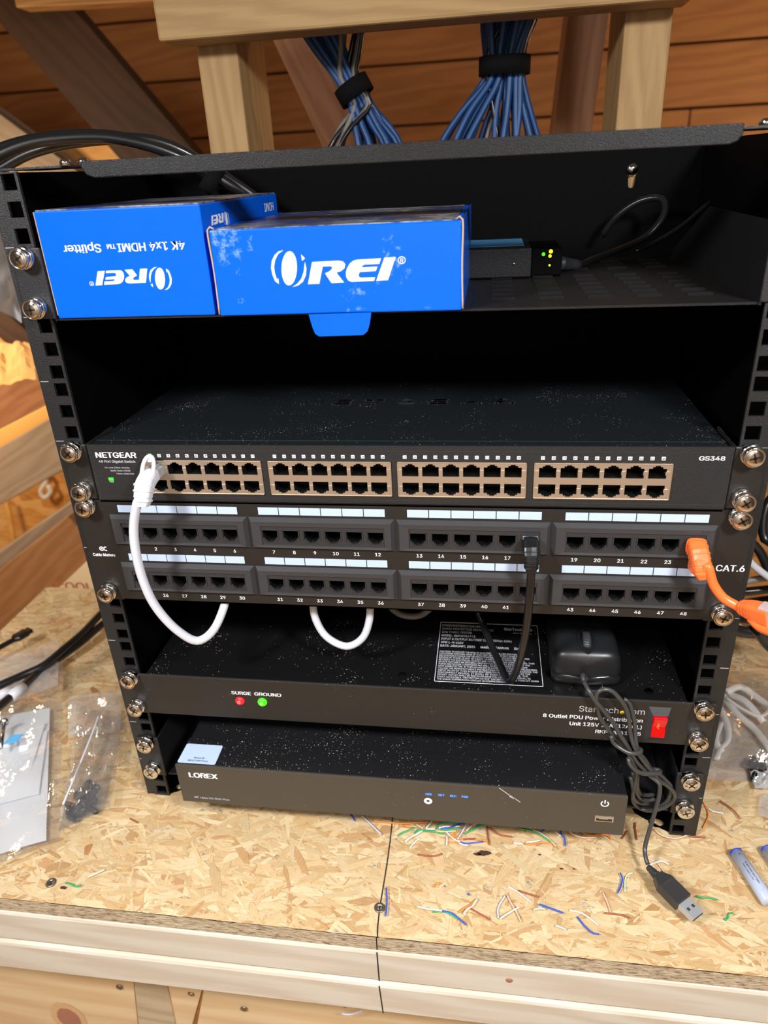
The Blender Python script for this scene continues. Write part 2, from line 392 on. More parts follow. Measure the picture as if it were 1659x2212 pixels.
def beam(name, p0, p1, w, t, matname, parent=None, bevel=1.5, up=Y, label=None):
    """a length of lumber from p0 to p1; w across the view plane, t along `up`; local X runs along the grain"""
    p0, p1 = Vector(p0), Vector(p1); c = (p0+p1)/2; ax = (p1-p0).normalized(); L = (p1-p0).length
    zz = (up - ax*ax.dot(up)).normalized(); yy = zz.cross(ax)
    me = bpy.data.meshes.new(name)
    vs = [(x*L/2*MM, y*w/2*MM, z*t/2*MM) for x in (-1,1) for y in (-1,1) for z in (-1,1)]
    me.from_pydata(vs, [], [(0,1,3,2),(4,6,7,5),(0,4,5,1),(2,3,7,6),(0,2,6,4),(1,5,7,3)]); me.materials.append(M[matname]); me.update()
    o = bpy.data.objects.new(name, me); COL.objects.link(o)
    R = Matrix((ax, yy, zz)).transposed().to_4x4()
    if parent: o.parent = parent; R.translation = (c-org(parent))*MM
    else: R.translation = W(c)
    o.matrix_local = R if parent else R
    if not parent: o.matrix_world = R
    if bevel:
        b = o.modifiers.new('bevel', 'BEVEL'); b.width = bevel*MM; b.segments = 2
    if label: o['label'] = label
    ORG[o.name] = c
    return o
def sheet(nx, ny, corners, amp, freq, seed, thick=None):
    """wavy sheet spanned by four corners (bl, br, tr, tl)"""
    bl, br, tr, tl = [Vector(c) for c in corners]; vs = []; fs = []
    for j in range(ny+1):
        for i in range(nx+1):
            u, v = i/nx, j/ny; p = bl.lerp(br, u).lerp(tl.lerp(tr, u), v)
            e = min(1, 5*min(u, 1-u)+.35)*min(1, 5*min(v, 1-v)+.35)
            q = p*freq*MM+Vector((seed, seed*2, 0))
            p = p + Z*abs(noise.noise(q)+.35*noise.noise(q*2.7)+.2*noise.noise(q*6))*amp*1.8*e
            vs.append(p)
    for j in range(ny):
        for i in range(nx):
            a = j*(nx+1)+i; fs.append((a, a+1, a+nx+2, a+nx+1))
    return vs, fs
TZ = -534.5                                     # table top
def U(n, k): return -((n-1)*44.45 + (6.35, 22.225, 38.1)[k])

# ================================================================== SETTING
wl = thing('wall_back', (0, 1700, 0), kind='structure')
WY = 1700
edges = [-1105, -965, -825, -685, -545, -405, -265, -125, -48+65+0, 92, 232, 372, 512, 652, 792]
zs = [92 + 140*k for k in range(-9, 6)]
for k in range(len(zs)-1):
    z0, z1 = zs[k], zs[k+1]
    joint = {8: 560, 9: -700, 10: 300, 7: -300}.get(k)
    xs = [-2300, joint, 2000] if joint else [-2300, 2000]
    for a, b in zip(xs, xs[1:]):
        beam('plank', (a+1.5, WY, (z0+z1)/2), (b-1.5, WY, (z0+z1)/2), 134.5, 19+ (k % 3)*1.5, 'plank', wl, bevel=3, up=Y)
MB().box(-2400, 2100, WY+16, WY+30, -1434, 900).build('sheathing', 'bracedark', wl)
fl = MB().box(-2400, 2100, -1500, WY+30, -1460, -1434.5).build('floor', 'osbfar'); tag(fl, kind='structure')

# far boards seen to the left of the rack and right of it
def pb(name, a, b, y, w, t, m, label, cat, **k):
    p0, p1 = at(*a, 1, y), at(*b, 1, y)
    e = (p1-p0).normalized()*k.get('ext', 60)
    o = beam(name, p0-e*(k.get('e0', 1)), p1+e*(k.get('e1', 1)), w, t, m, None, bevel=2)
    return tag(o, label, cat, k.get('group'))
pb('roof_brace', (60, 0), (318, 300), 860, 112, 38, 'bracedark', 'broad dark brown diagonal timber crossing the roof planks, upper left', 'timber', ext=260)
pb('roof_brace', (-25, 262), (190, 420), 880, 60, 38, 'bracegrey', 'pale brown timber sloping down below the broad dark diagonal one, far upper left', 'timber', ext=60)
pb('ceiling_batten', (70, -12), (520, -34), 780, 38, 38, 'pinewarm', 'pale horizontal batten at the very top left, left of the stand beam', 'timber', ext=20)
pb('roof_brace', (640, 70), (765, 345), 640, 58, 38, 'brace', 'reddish timber sloping down right between the left post and the blue cables', 'timber', ext=80)
pb('roof_brace', (1265, 25), (1225, 330), 560, 46, 60, 'brace', 'reddish brown near-vertical timber just left of the right post', 'timber', ext=80)

osb = MB().box(-1500, -540, 905, 915, -1000, 60).build('osb_panel', 'osbfar'); tag(osb, 'golden strand board sheet standing far behind the left side of the rack', 'board')
osb2 = MB().box(380, 1400, 905, 915, -1000, -60).build('osb_panel', 'osbfar'); tag(osb2, 'golden strand board sheet standing far behind the right side of the rack', 'board')
pb('timber', (-60, 625), (120, 790), 765, 50, 38, 'bracedark', 'dark brown timber sloping down to the rack, below the grey film', 'timber')
pb('timber', (-20, 905), (110, 835), 705, 84, 38, 'brace', 'reddish board sloping up to the rack, below the crumpled golden sheet', 'timber')
pb('timber', (-20, 962), (115, 893), 648, 34, 30, 'stripe', 'bright yellow narrow board sloping up beside the rack', 'timber')
pb('timber', (-20, 1040), (140, 950), 602, 84, 38, 'bracegrey', 'wide grey tan board sloping up, below the bright yellow one', 'timber')
pb('timber', (-20, 1222), (180, 1085), 548, 25, 38, 'bracegrey', 'thin grey edge board above the brown board by the cream sheet', 'timber')
pb('timber', (-20, 1318), (190, 1160), 500, 92, 30, 'bracebrown', 'wide brown board sloping up behind the left back corner of the bench', 'timber', e1=.2)
# knotted white cord on the golden board
p = [at(x, y, 1, 880) for x, y in ((75,1030),(92,1022),(100,1040),(88,1060),(96,1075),(110,1062),(104,1048))]
tag(MB().tube(p, 5).build('rope', 'whitebag'), 'knotted white cord hanging on the golden board behind the rack, far left', 'cord')
p = [at(x, y, 1, 870) for x, y in ((12,1080),(22,1120),(30,1170))]
tag(MB().tube(p, 6).build('batten', 'stripe'), 'thin pale batten leaning on the golden board, far left edge', 'stick')
vs, fs = sheet(14, 10, [at(-30,842,1,600), at(78,820,1,600), at(70,745,1,620), at(-30,745,1,620)], 22, 22, 3)
tag(MB().add(vs, fs, smooth=False).build('crumpled_sheet', 'kraft'), 'crumpled golden sheet stuffed behind the rack at the left edge', 'paper')
vs, fs = sheet(14, 14, [at(-40,655,1,420), at(48,700,1,420), at(30,500,1,470), at(-40,470,1,470)], 14, 14, 5)
tag(MB().add(vs, fs, smooth=True).build('grey_film', 'foil'), 'crinkled grey plastic film bulging out left of the rack', 'plastic film')
P = [at(*q, 1, 395) for q in ((112,1284),(240,1284),(240,1160),(205,1195))]
cs = thing('cream_sheet', P[0], 'cream coloured card with pink print standing behind the left back corner of the bench', 'card')
mb = MB(); mb.add(P + [p+Y*4 for p in P], [(0,1,2,3),(7,6,5,4),(0,4,5,1),(1,5,6,2),(2,6,7,3),(3,7,4,0)]); mb.build('card', 'creampaper', cs)
mb = MB(); q = at(122, 1275, 1, 394.5); put_text(mb, 'COOL', front(q.x, q.z, 394.5), 62, 15, mi=0); mb.build('lettering', 'redink', cs)

# ------------------------------------------------------------------ wooden stand behind the rack
st = thing('wooden_stand', (0, 300, 60), 'pale lumber stand of a cross beam on two posts behind the rack', 'stand')
beam('top_beam', (-213, 243, 139.5), (216, 243, 139.5), 38, 89, 'pine', st, 2.5, up=Z)
beam('post', (-176, 306.5, TZ), (-176, 306.5, 183), 38, 89, 'pine', st, 2.5, up=Y)
beam('post', (190, 306.5, TZ), (190, 306.5, 183), 38, 89, 'pine', st, 2.5, up=Y)

# ------------------------------------------------------------------ workbench
wb = thing('workbench', (0, 100, TZ), 'strand board workbench top edged with two pale lumber rails', 'workbench')
EY = -115
mb = MB()
XL, XR, YB = -566, 620, 352
mb.box(XL, XR, EY, YB, TZ-16, TZ-.55)
bt = mb.build('osb_top', 'osbedge', wb)
beam('edge_rail', (-700, EY+43, -569.5+0), (560, EY+43, -569.5), 89, 37.6, 'rail', wb, 3.2, up=Z)
beam('edge_rail', (-700, EY+41, -608), (560, EY+41, -608), 89, 37.6, 'rail', wb, 3.2, up=Z)
# strand flakes: thin overlapping wood strands, every one a real sliver with a sloping rim coloured darker as brown edge shadow
rnd = random.Random(11)
vs = []; fs = []; cols = []; uvs = []
cands = [srgb(c) for c in ((216,192,150),(213,186,142),(210,180,135),(204,172,126),(220,198,158),(208,182,138),(198,164,116),(190,150,104),(214,188,148),(206,176,130))]
NF = 16500
for i in range(NF):
    x = rnd.uniform(XL, XR); y = EY + (YB-EY)*rnd.random()**1.25
    L = rnd.uniform(9, 40) if rnd.random() < .55 else rnd.uniform(3, 14); w = max(1.0, L*rnd.uniform(.06, .26))
    if i < 2600: L, w = rnd.uniform(36, 64), rnd.uniform(14, 24)
    a = rnd.gauss(0, .5) if rnd.random() < .72 else rnd.uniform(0, math.pi)
    ca, sa = math.cos(a), math.sin(a)
    zt = TZ - (rnd.uniform(0, .4) if i >= 2600 else .47); base = len(vs)
    g = rnd.uniform(.84, 1.0); c = [min(1, q*g) for q in rnd.choice(cands)]
    if rnd.random() < .015: c = [c[0]*.78, c[1]*.66, c[2]*.55]
    ip = []; op = []
    tx, ty = rnd.uniform(-.012, .012), rnd.uniform(-.04, .04); rim = rnd.uniform(.35, .75)
    for (pu, pv) in ((-1,-.5),(-.45,-1),(.3,-.95),(.95,-.45),(1,.35),(.4,1),(-.35,.9),(-.95,.5)):
        pu *= rnd.uniform(.72, 1.1); pv *= rnd.uniform(.6, 1.15)
        ip.append((pu*L/2, pv*w/2)); op.append((pu*(L/2+rim), pv*(w/2+rim)))
    for k, ring in enumerate((ip, op)):
        for du, dv in ring:
            px_, py_ = min(max(x+du*ca-dv*sa, XL), XR), min(max(y+du*sa+dv*ca, EY), YB)
            vs.append((px_, py_, min(TZ+.25, zt+tx*du+ty*dv)-(.42 if k else 0)))
    f = [tuple(range(base, base+8))] + [(base+j, base+8+j, base+8+(j+1) % 8, base+(j+1) % 8) for j in range(8)]
    fs += f; off = rnd.uniform(0, 900); dkc = rnd.uniform(.42, .82)
    for kf, ff in enumerate(f):
        for vi in ff:
            j = vi-base; du, dv = (ip+op)[j]
            uvs.append((du*.12+off, dv*.12+off))
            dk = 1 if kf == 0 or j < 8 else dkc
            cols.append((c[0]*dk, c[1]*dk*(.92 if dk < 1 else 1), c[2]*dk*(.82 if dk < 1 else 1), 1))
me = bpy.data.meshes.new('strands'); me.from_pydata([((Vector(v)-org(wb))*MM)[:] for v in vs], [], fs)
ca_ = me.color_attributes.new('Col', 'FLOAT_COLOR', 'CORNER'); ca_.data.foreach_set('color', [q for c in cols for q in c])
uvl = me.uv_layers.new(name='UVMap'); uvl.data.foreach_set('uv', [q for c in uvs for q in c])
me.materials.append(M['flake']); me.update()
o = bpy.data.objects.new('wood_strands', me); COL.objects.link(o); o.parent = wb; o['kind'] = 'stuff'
# hand-drawn black line across top and rails
def poly_line(pts, wdt, nrm, mb):
    for a, b in zip(pts, pts[1:]):
        a, b = Vector(a), Vector(b); s_ = (b-a).normalized().cross(nrm)*wdt/2
        mb.add([a-s_, a+s_, b+s_, b-s_], [(0,1,2,3)])
ml = MB()
l1 = [at(x, y, 2, TZ+.35) for x, y in ((853,1745),(848,1766),(843,1815),(836,1865),(828,1915),(820,1962),(816,2000),(815,2026))]
poly_line(l1, .9, Z, ml)
poly_line([(-10.9, EY-.15, TZ-.5), (-11.1, EY-.15, TZ-16)], .9, Y, ml)
poly_line([(-11.1, EY-1.7, -551.0), (-11, EY-1.7, -587)], 1.0, Y, ml)
poly_line([(-11, EY-3.7, -590), (-9.5, EY-3.7, -626)], 1.0, Y, ml)
ml.build('drawn_line', 'marker', wb)
def deck_screw(px, py, ang=.3):
    c = at(px, py, 2, TZ+.2); mb = MB()
    mb.lathe(c, Z, [(4.3, -.5), (4.3, .5), (3.9, .9), (2.2, .55), (1.6, -.4)], 20)
    mb.build('deck_screw', 'galv', wb)
    mb = MB()
    for k in range(3):
        a = ang+k*math.pi/3; u = Vector((math.cos(a), math.sin(a), 0)); w_ = Vector((-u.y, u.x, 0))
        mb.add([c+u*1.8+w_*.35+Z*.75, c-u*1.8+w_*.35+Z*.75, c-u*1.8-w_*.35+Z*.75, c+u*1.8-w_*.35+Z*.75], [(0,1,2,3)])
    mb.build('star_recess', 'steel', wb)
deck_screw(820, 1961); deck_screw(110, 1907)
# leg boards below the bench edge
LY = -80
def lb(name, poly, y, m, t=16):
    P = [at(a, b, 1, y) for a, b in poly]
    mb = MB(); mb.prism([(p.x, p.z) for p in P], (Vector((0, y, 0)), X, Z), -t); return mb.build(name, m, wb, bevel=.8)
lb('leg_board', [(-120,2030),(284,2080),(304,2260),(-120,2260)], LY, 'leg')
lb('sawn_brace', [(284,2075),(352,2090),(388,2260),(304,2260)], LY-3, 'sawn')
lb('leg_board', [(352,2080),(447,2100),(402,2260),(388,2260)], LY-1, 'leg')
lb('front_panel', [(449,2090),(1300,2170),(1300,2330),(404,2330)], LY, 'leg')
c = at(146, 2192, 1, LY-.5)
for rx, rz, mm_, dy in ((19, 26, 'knotring', 0), (12.5, 17, 'knot', .15)):
    rr = random.Random(3); mb = MB(); mb.add([(c.x+rx*rr.uniform(.93, 1.05)*math.cos(a), c.y-dy, c.z-6+rz*rr.uniform(.93, 1.05)*math.sin(a)) for a in [2*math.pi*k/26 for k in range(26)]], [tuple(range(26))]); mb.build('wood_knot', mm_, wb)
for px_, py_ in ((258,2133),(413,2147),(527,2180)):
    c = at(px_, py_, 1, LY-1.2); mb = MB(); mb.lathe(c, -Y, [(3.4, -.6), (3.4, .3), (2.2, .5), (1.4, -.3)], 18); mb.build('panel_screw', 'galv', wb)
for px_, py_, r_ in ((62,2065,2.6),(1100,2118,2.6),(745,2175,1.6)):
    c = at(px_, py_, 1, EY-3.2 if py_ > 2100 and px_ < 800 or py_ < 2070 else EY-1.6); mb = MB(); mb.lathe(c, -Y, [(r_*1.2, -.4), (r_, .12), (.1, .15)], 16); mb.build('wood_knot', 'knot', wb)

# ================================================================== RACK
rk = thing('equipment_rack', (0, 130, TZ), 'black steel open equipment rack with square holed rails standing on the bench', 'rack')
RH = 534.2
def rail(sx):
    x0, x1 = -247.5, -226
    outer = [(x0, -RH), (x1, -RH), (x1, -.6), (x0, -.6)]
    holes = []
    for n in range(1, 13):
        for k in range(3):
            zc = U(n, k); xc = -232.55; h = 4.75
            holes.append([(xc-h, zc-h), (xc+h, zc-h), (xc+h, zc+h), (xc-h, zc+h)])
    mb = MB(); add_plate(mb, outer, holes, 2.2, on_front(0)(2.2))
    if sx > 0: mb.v = [Vector((-v.x, v.y, v.z)) for v in mb.v]; mb.f = [f[::-1] for f in mb.f]
    return mb.build('rail', 'rack', rk, bevel=.35, seg=1)
rail(-1); rail(1)
mb = MB()
for s_ in (-1, 1):
    for n in range(0, 13):
        if s_ > 0 and n in (4, 5, 6): continue
        z = -n*44.45; a, b = (-246.6, -240.5)
        if s_ > 0: a, b = 240.5, 246.6
        mb.box(a, b, -.15, .1, z-.2-.3, z+.2-.3)
o = mb.build('unit_marks', 'printdim', rk); o['kind'] = 'stuff'
for s_ in (-1, 1):
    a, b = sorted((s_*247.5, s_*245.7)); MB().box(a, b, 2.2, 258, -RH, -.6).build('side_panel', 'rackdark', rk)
# back panel with keyhole
kc = at(1366, 372, 1, 258); kx, kz = kc.x, kc.z
key = [(kx+5*math.cos(a), kz+5*math.sin(a)) for a in [math.radians(d) for d in range(-50, 231, 20)]] + [(kx-2.4, kz-11), (kx-1.2, kz-12.6), (kx+1.2, kz-12.6), (kx+2.4, kz-11)]
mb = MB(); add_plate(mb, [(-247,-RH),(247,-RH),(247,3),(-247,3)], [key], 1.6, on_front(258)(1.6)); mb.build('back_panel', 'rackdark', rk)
mb = MB(); mb.lathe((kx-.5, 257.4, kz+2.5), -Y, [(5.2, -1), (5.2, .6), (4, 2.2), (1, 3)], 20); mb.build('mounting_screw', 'chrome', rk)
# top lip
mb = MB(); mb.prism([(-182.5, 3), (-182.5, -1), (-180, -4.8), (-175, -6.6), (193, -7.0), (197, -5.6), (199.3, -2.5), (199.3, 3)], front(0, 0, 1.6), 1.6)
mb.box(-182.5, 199.3, 1.6, 24, 1.6, 3)
mb.build('top_lip', 'lip', rk, bevel=.6)
for s_ in (-1, 1):
    a, b = sorted((s_*198, s_*247)); mb = MB(); mb.box(a, b, 4, 60, .2, 1.4)
    mb.build('corner_bracket', 'rack', rk)
for x_ in (-196.5, -184.5, 212.5):
    mb = MB(); mb.lathe((x_, 8, 2.6), Z, [(3.6, -1), (3.6, .8), (2.6, 2.1), (.6, 2.5)], 16); mb.build('bracket_screw', 'chrome', rk)
for s_ in (-1, 1):
    mb = MB()
    hole = [[(xc+rx*math.cos(a), yc+ry*math.sin(a)) for a in [2*math.pi*k/18 for k in range(18)]] for xc, yc, rx, ry in ((217.5, 11, 6.2, 4.6), (208, 30, 6.5, 7), (224, 66, 8, 16), (224, 120, 8, 16))]
    add_plate(mb, [(226, 2.3), (245.5, 2.3), (245.5, 250), (197, 250), (197, 34), (201, 20)], hole, 1.2, lambda u, v, w: (u, v, TZ+1.1+w))
    if s_ < 0: mb.v = [Vector((-v.x, v.y, v.z)) for v in mb.v]; mb.f = [f[::-1] for f in mb.f]
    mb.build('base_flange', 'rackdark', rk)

# ------------------------------------------------------------------ rack screws: build one with parts, copy the rest
def screw_proto(x, z):
    t = thing('rack_screw', (x, 0, z)); y0 = -2.2
    mb = MB(); mb.lathe((x, y0, z), -Y, [(6.8, 0), (7.2, .5), (7.2, 3.6), (6.4, 4.4), (5.2, 4.2)], 30); mb.build('cup_washer', 'chrome', t)
    mb = MB(); mb.lathe((x, y0, z), -Y, [(4.6, 3.0), (4.8, 5.6), (6.4, 6.6), (6.7, 7.2), (6.7, 8.3), (6.3, 8.9), (5.7, 8.5), (5.3, 8.45), (4.7, 9.1), (2.8, 9.5), (.1, 9.6)], 30); mb.build('screw_head', 'chrome', t)
    mb = MB()
    for k in range(2):
        a = .5+k*math.pi/2; u = X*math.cos(a)+Z*math.sin(a); w_ = -X*math.sin(a)+Z*math.cos(a); c = Vector((x, y0-9.68, z))
        mb.add([c+u*3.3+w_*.5, c-u*3.3+w_*.5, c-u*3.3-w_*.5, c+u*3.3-w_*.5, c+u*.9+w_*.9-Y*.05, c-u*.9+w_*.9-Y*.05, c-u*.9-w_*.9-Y*.05, c+u*.9-w_*.9-Y*.05], [(3,2,1,0),(7,6,5,4)])
    mb.build('cross_recess', 'chromedark', t)
    return t
GS = 'chrome rack screws down both rails'
scr = [(-1,-50.8,'chrome screw at the upper left corner of the vented shelf, beside the upside-down box'),
 (-1,-82.55,'chrome screw at the lower left corner of the vented shelf with the blue boxes'),
 (-1,-184.2,'chrome screw at the upper left ear of the network switch'),
 (-1,-215.9,'chrome screw at the lower left ear of the network switch'),
 (-1,-228.6,'chrome screw at the upper left corner of the patch panel'),
 (-1,-304.8,'chrome screw at the lower left corner of the patch panel'),
 (-1,-391.6,'chrome screw at the upper left corner of the power strip panel'),
 (-1,-422.4,'chrome screw at the lower left corner of the power strip panel'),
 (-1,-464.5,'chrome screw at the left shelf ear beside the recorder, the upper one'),
 (-1,-495.8,'chrome screw at the left shelf ear beside the recorder, the lower one'),
 (1,-184.2,'chrome screw at the upper right ear of the network switch'),
 (1,-215.9,'chrome screw at the lower right ear of the network switch'),
 (1,-228.6,'chrome screw at the upper right corner of the patch panel'),
 (1,-304.8,'chrome screw at the lower right corner of the patch panel, under the orange cable'),
 (1,-391.6,'chrome screw at the upper right corner of the power strip panel'),
 (1,-422.4,'chrome screw at the lower right corner of the power strip panel'),
 (1,-464.5,'chrome screw at the right shelf ear beside the mouse cable, the upper one'),
 (1,-495.8,'chrome screw at the right shelf ear beside the mouse cable, the lower one')]
sp = None
for i, (s_, z, lab) in enumerate(scr):
    x = s_*232.55
    if sp is None: t = sp = screw_proto(x, z)
    else:
        t = sp.copy(); COL.objects.link(t)
        for ch in sp.children:
            c2 = ch.copy(); COL.objects.link(c2); c2.parent = t
        t.location = W((x, 0, z)); t.rotation_euler = (0, random.Random(i).uniform(-1.5, 1.5), 0)
    tag(t, lab, 'screw', GS)

# ------------------------------------------------------------------ vented shelf (upper)
sh = thing('vented_shelf', (0, 120, -91), 'black vented steel shelf carrying the two blue boxes', 'shelf')
mb = MB()
slots = []
for c_ in range(-6, 6):
    for r_ in range(12):
        x = 75+c_*31.0 if c_ >= 0 else 75+c_*31.0
        y = 26 + r_*22 if False else 24+r_*17.5
        if 205 < y or abs(x) > 205: continue
        slots.append((x, y))
slots = [(x, y) for x in (75, 106, 136, 166.5, 197) for y in (28, 46, 64, 83, 103, 122, 160, 182, 204)] + [(x, y) for x in (-180,-120,-60,0) for y in (64, 103, 160, 204)]
hol = [[(x-7.5, y+2.2), (x+7.5, y+2.2), (x+7.5, y+4.4), (x-7.5, y+4.4)] for x, y in slots]
add_plate(mb, [(-222,.5),(222,.5),(222,236),(-222,236)], hol, 1.4, lambda u, v, w: (u, v, -91.2+w)); mb.build('tray', 'shelf', sh)
mb = MB()
for x, y in slots:      # pressed louvres: small raised hoods
    mb.add([(x-8, y+.2, -90.5), (x+8, y+.2, -90.5), (x+7.4, y+2.6, -88.8), (x-7.4, y+2.6, -88.8), (x-8, y+3.4, -90.5), (x+8, y+3.4, -90.5)], [(0,1,2,3),(3,2,5,4),(0,3,4),(1,5,2)])
o = mb.build('louvres', 'shelf', sh, bevel=.25); o['kind'] = 'stuff'
for s_ in (-1, 1):
    poly = [(-1, -92), (236, -92), (236, -89), (131, -45.5), (-1, -46.4)]
    x = s_*222.6
    mb = MB(); mb.prism(poly, (Vector((x-.7, 0, 0)), Y, Z), 1.4); mb.build('side_wall', 'shelf', sh)
    a, b = sorted((s_*222.0, s_*243.3)); mb = MB(); mb.box(a, b, -2.2, -.1, -90.4, -45.2); mb.build('ear', 'ear', sh, bevel=.8)
mb = MB()
for k in range(7): mb.lathe((56, 14+k*9.5, -90.4), Z, [(.9, 0), (.9, .15), (.1, .2)], 8)
o = mb.build('row_of_dimples', 'hole', sh); o['kind'] = 'stuff'

# ------------------------------------------------------------------ logo shapes
def arc(cx, cy, rx, ry, a0, a1, n, rot=0):
    out = []
    for k in range(n+1):
        a = math.radians(a0+(a1-a0)*k/n); x, y = rx*math.cos(a), ry*math.sin(a); r = math.radians(rot)
        out.append((cx+x*math.cos(r)-y*math.sin(r), cy+x*math.sin(r)+y*math.cos(r)))
    return out
LG = [[(643,464),(795,461),(822,468),(832,484),(826,506),(806,522),(778,531),(818,590),(745,592),(712,533),(738,522),(752,510),(756,499),(748,492),(702,492),(674,594),(608,594)],
 [(1036,456),(1024,488),(940,489),(930,495),(925,505),(1014,503),(1003,528),(912,532),(905,545),(905,558),(915,565),(998,565),(990,586),(860,588),(842,578),(833,560),(832,535),(840,508),(858,480),(880,464),(905,459)],
 [(1055,453),(1118,451),(1070,584),(1003,586)],
 arc(507, 497, 102, 45, 0, 345, 30, -82),
 [(483,389),(455,395),(430,415),(410,448),(401,490),(404,530),(417,575),(428,560),(420,520),(419,485),(430,445),(450,412)],
 [(415,570),(437,553),(437,588)],
 [(602,462),(607,500),(600,540),(580,578),(550,600),(515,608),(545,590),(572,560),(589,520),(596,485)],
 [(584,417),(604,442),(585,455)]]
def logo(mb, fr, width, height=None, ring=True, mi=0):
    """the maker's mark: left-bottom corner at the frame origin"""
    x0, x1, y0, y1 = 401, 1118, 389, 608
    kx = width/(x1-x0); ky = height/(y1-y0) if height else kx
    o, eu, ev = fr; nn = eu.cross(ev).normalized()
    def T(p): return o+eu*((p[0]-x0)*kx)+ev*((y1-p[1])*ky)+nn*.15
    for poly in LG: mb.add([T(p) for p in poly], [tuple(range(len(poly)))[::-1]], mi)
    if ring:
        a = arc(1151, 471, 22, 22, 0, 360, 20); b = arc(1151, 471, 18, 18, 0, 360, 20); n = len(a)
        mb.add([T(p) for p in a]+[T(p) for p in b], [(i, i+1, n+i+1, n+i) for i in range(n-1)], mi)
        put_text(mb, 'R', (T((1143, 484))-nn*.15, eu, ev), None, 24*ky, 'l', mi, lift=.15)

# box 1 (upside down)
b1 = thing('splitter_box', (-166, 80, -90.4), 'blue cardboard box with its white print upside down, left end of the top shelf', 'box', 'blue boxes on the top shelf')
mb = MB(); x0, x1, y0, y1, z0, z1 = -220.6, -110.2, -1, 172, -90.3, -23.3
mb.box(x0, x1, y0, y1, z0, z1-.6); mb.build('carton', 'bluebox', b1, bevel=.8)
mb = MB(); add_plate(mb, [(x0+1, y0+1.0), (x1-1, y0+1.0), (x1-1, y1-1), (x0+1, y1-1)], [[(-181, 3), (-149, 3), (-151, 7), (-179, 7)]], .6, lambda u, v, w: (u, v, z1-.2+w)); mb.build('top_flap', 'boxtop', b1)
mb = MB(); mb.box(-181, -149, 3.0, 7.2, z1-.62, z1-.5); mb.build('thumb_slot', 'card', b1)
mb = MB(); mb.box(x0-.8, x0-.1, y0+1, y0+12, z0+2, z1-1); mb.build('flap_edge', 'card', b1)
mb = MB(); RX, RZ = -X, -Z
for t_, pa, pb_, h_ in (('4K 1x4 HDMI', (398, 521), (252, 526), 4.9), ('TM', (249, 527), (230, 527.5), 2.7), ('Splitter', (217, 527.5), (135, 530), 4.9)):
    qa, qb = at(*pa, 1, y0), at(*pb_, 1, y0); put_text(mb, t_, (Vector((qa.x, y0, (qa.z+qb.z)/2)), RX, RZ), qa.x-qb.x, h_)
mb.build('lettering', 'logo', b1); mb = MB(); q = at(367, 578, 1, y0)
logo(mb, (Vector((q.x, y0, at(340,576,1,y0).z)), RX, RZ), q.x-at(203,600,1,y0).x, 14.5)
mb.build('printed_logo', 'logo', b1)
mb = MB(); q0 = at(494, 470, 0, x1); q1 = at(455, 478, 0, x1)
logo(mb, (Vector((x1, q0.y, at(490,456,0,x1).z)), -Y, -Z), abs(q0.y-q1.y), 9.5, False)
mb.build('side_logo', 'logo', b1); mb = MB(); put_text(mb, 'HDMI', (Vector((x1, 160, -30)), -Y, -Z), 26, 6)
mb.build('side_lettering', 'logo', b1)

# box 2 (front, right way up, tab hanging over the shelf edge)
b2 = thing('extender_box', (-28, 80, -90.4), 'wider blue cardboard box with large upright white logo and hanging tab', 'box', 'blue boxes on the top shelf')
x0, x1, y0, y1, z0, z1 = -106.6, 50.4, -5, 168, -90.3, -38.7
mb = MB(); mb.box(x0+1.2, x1-1.2, y0, y1, z0, z1-.3); mb.build('carton', 'bluescuff', b2, bevel=.9)
mb = MB(); mb.box(x0+3, x1-5, y0+3, y1-3, z1-.32, z1+.1); mb.build('glare_top', 'boxtop', b2)  # thin top sheet with the glare painted into its colour
for xx, s_ in ((x0, 1), (x1, -1)):
    mb = MB(); a, b = sorted((xx, xx+s_*.7)); mb.box(a, b, y0+1.2, y1, z0+.4, z1+.4); mb.build('side_flap', 'bluedark', b2)
    mb = MB(); a, b = sorted((xx+s_*.7, xx+s_*1.6)); mb.tube([(xx+s_*.5, y0+.6, z0+1), (xx+s_*.9, y0+.9, (z0+z1)/2), (xx+s_*.5, y0+.6, z1), (xx+s_*4.5, y0+1.2, z1+.3)], .55, 6); mb.build('card_edge', 'card', b2)
mb = MB(); P = [(x, z) for x, z in ((-46.6,-90.4),(-6.6,-90.0),(-8,-97),(-9.6,-101.5),(-12.5,-103.8),(-41,-104.2),(-43.5,-102.5),(-45,-98))]
mb.prism(P, front(0, 0, -6.2), .7); mb.build('closing_tab', 'bluebox', b2)
mb = MB(); logo(mb, (Vector((-68.2, y0, -73.6)), X, Z), 78.0, 21.8); mb.build('lettering', 'logo', b2)

# small media box with link lamps
md = thing('media_converter', (75, 150, -90), 'small black converter box with glowing green and yellow lamps, right of the blue boxes', 'device')
mb = MB(); mb.box(30, 97, 122, 200, -89.8, -68.5); mb.build('case', 'shelf', md, bevel=1.2)
mb = MB(); mb.box(97, 120, 128, 190, -89.8, -70); mb.build('socket_block', 'rackdark', md, bevel=1)
mb = MB(); mb.box(34, 92, 140, 195, -68.5, -68.1); mb.build('blue_sticker', 'tagblue', md)
for c_, m_, r_ in (((1174,549),'ledg',1.3),((1190,543),'ledy',1.5),((1188,553),'ledy',1.2),((1187,573),'ledy',.8)):
    c = at(*c_, 1, 127.4); mb = MB(); mb.lathe(c, -Y, [(r_, 0), (r_, .5), (r_*.5, 1.1)], 14); mb.build('lamp', m_, md)
for c_ in ((1110,570),):
    c = at(*c_, 1, 121.9); mb = MB(); mb.lathe(c, -Y, [(1.2, 0), (1.2, .3)], 12); mb.build('case_screw', 'steel', md)
def tube_px(pts, r, step=5, n=10):
    mb = MB(); mb.tube([at(x, y, 1, d) for x, y, d in pts], r, n, step=step); return mb
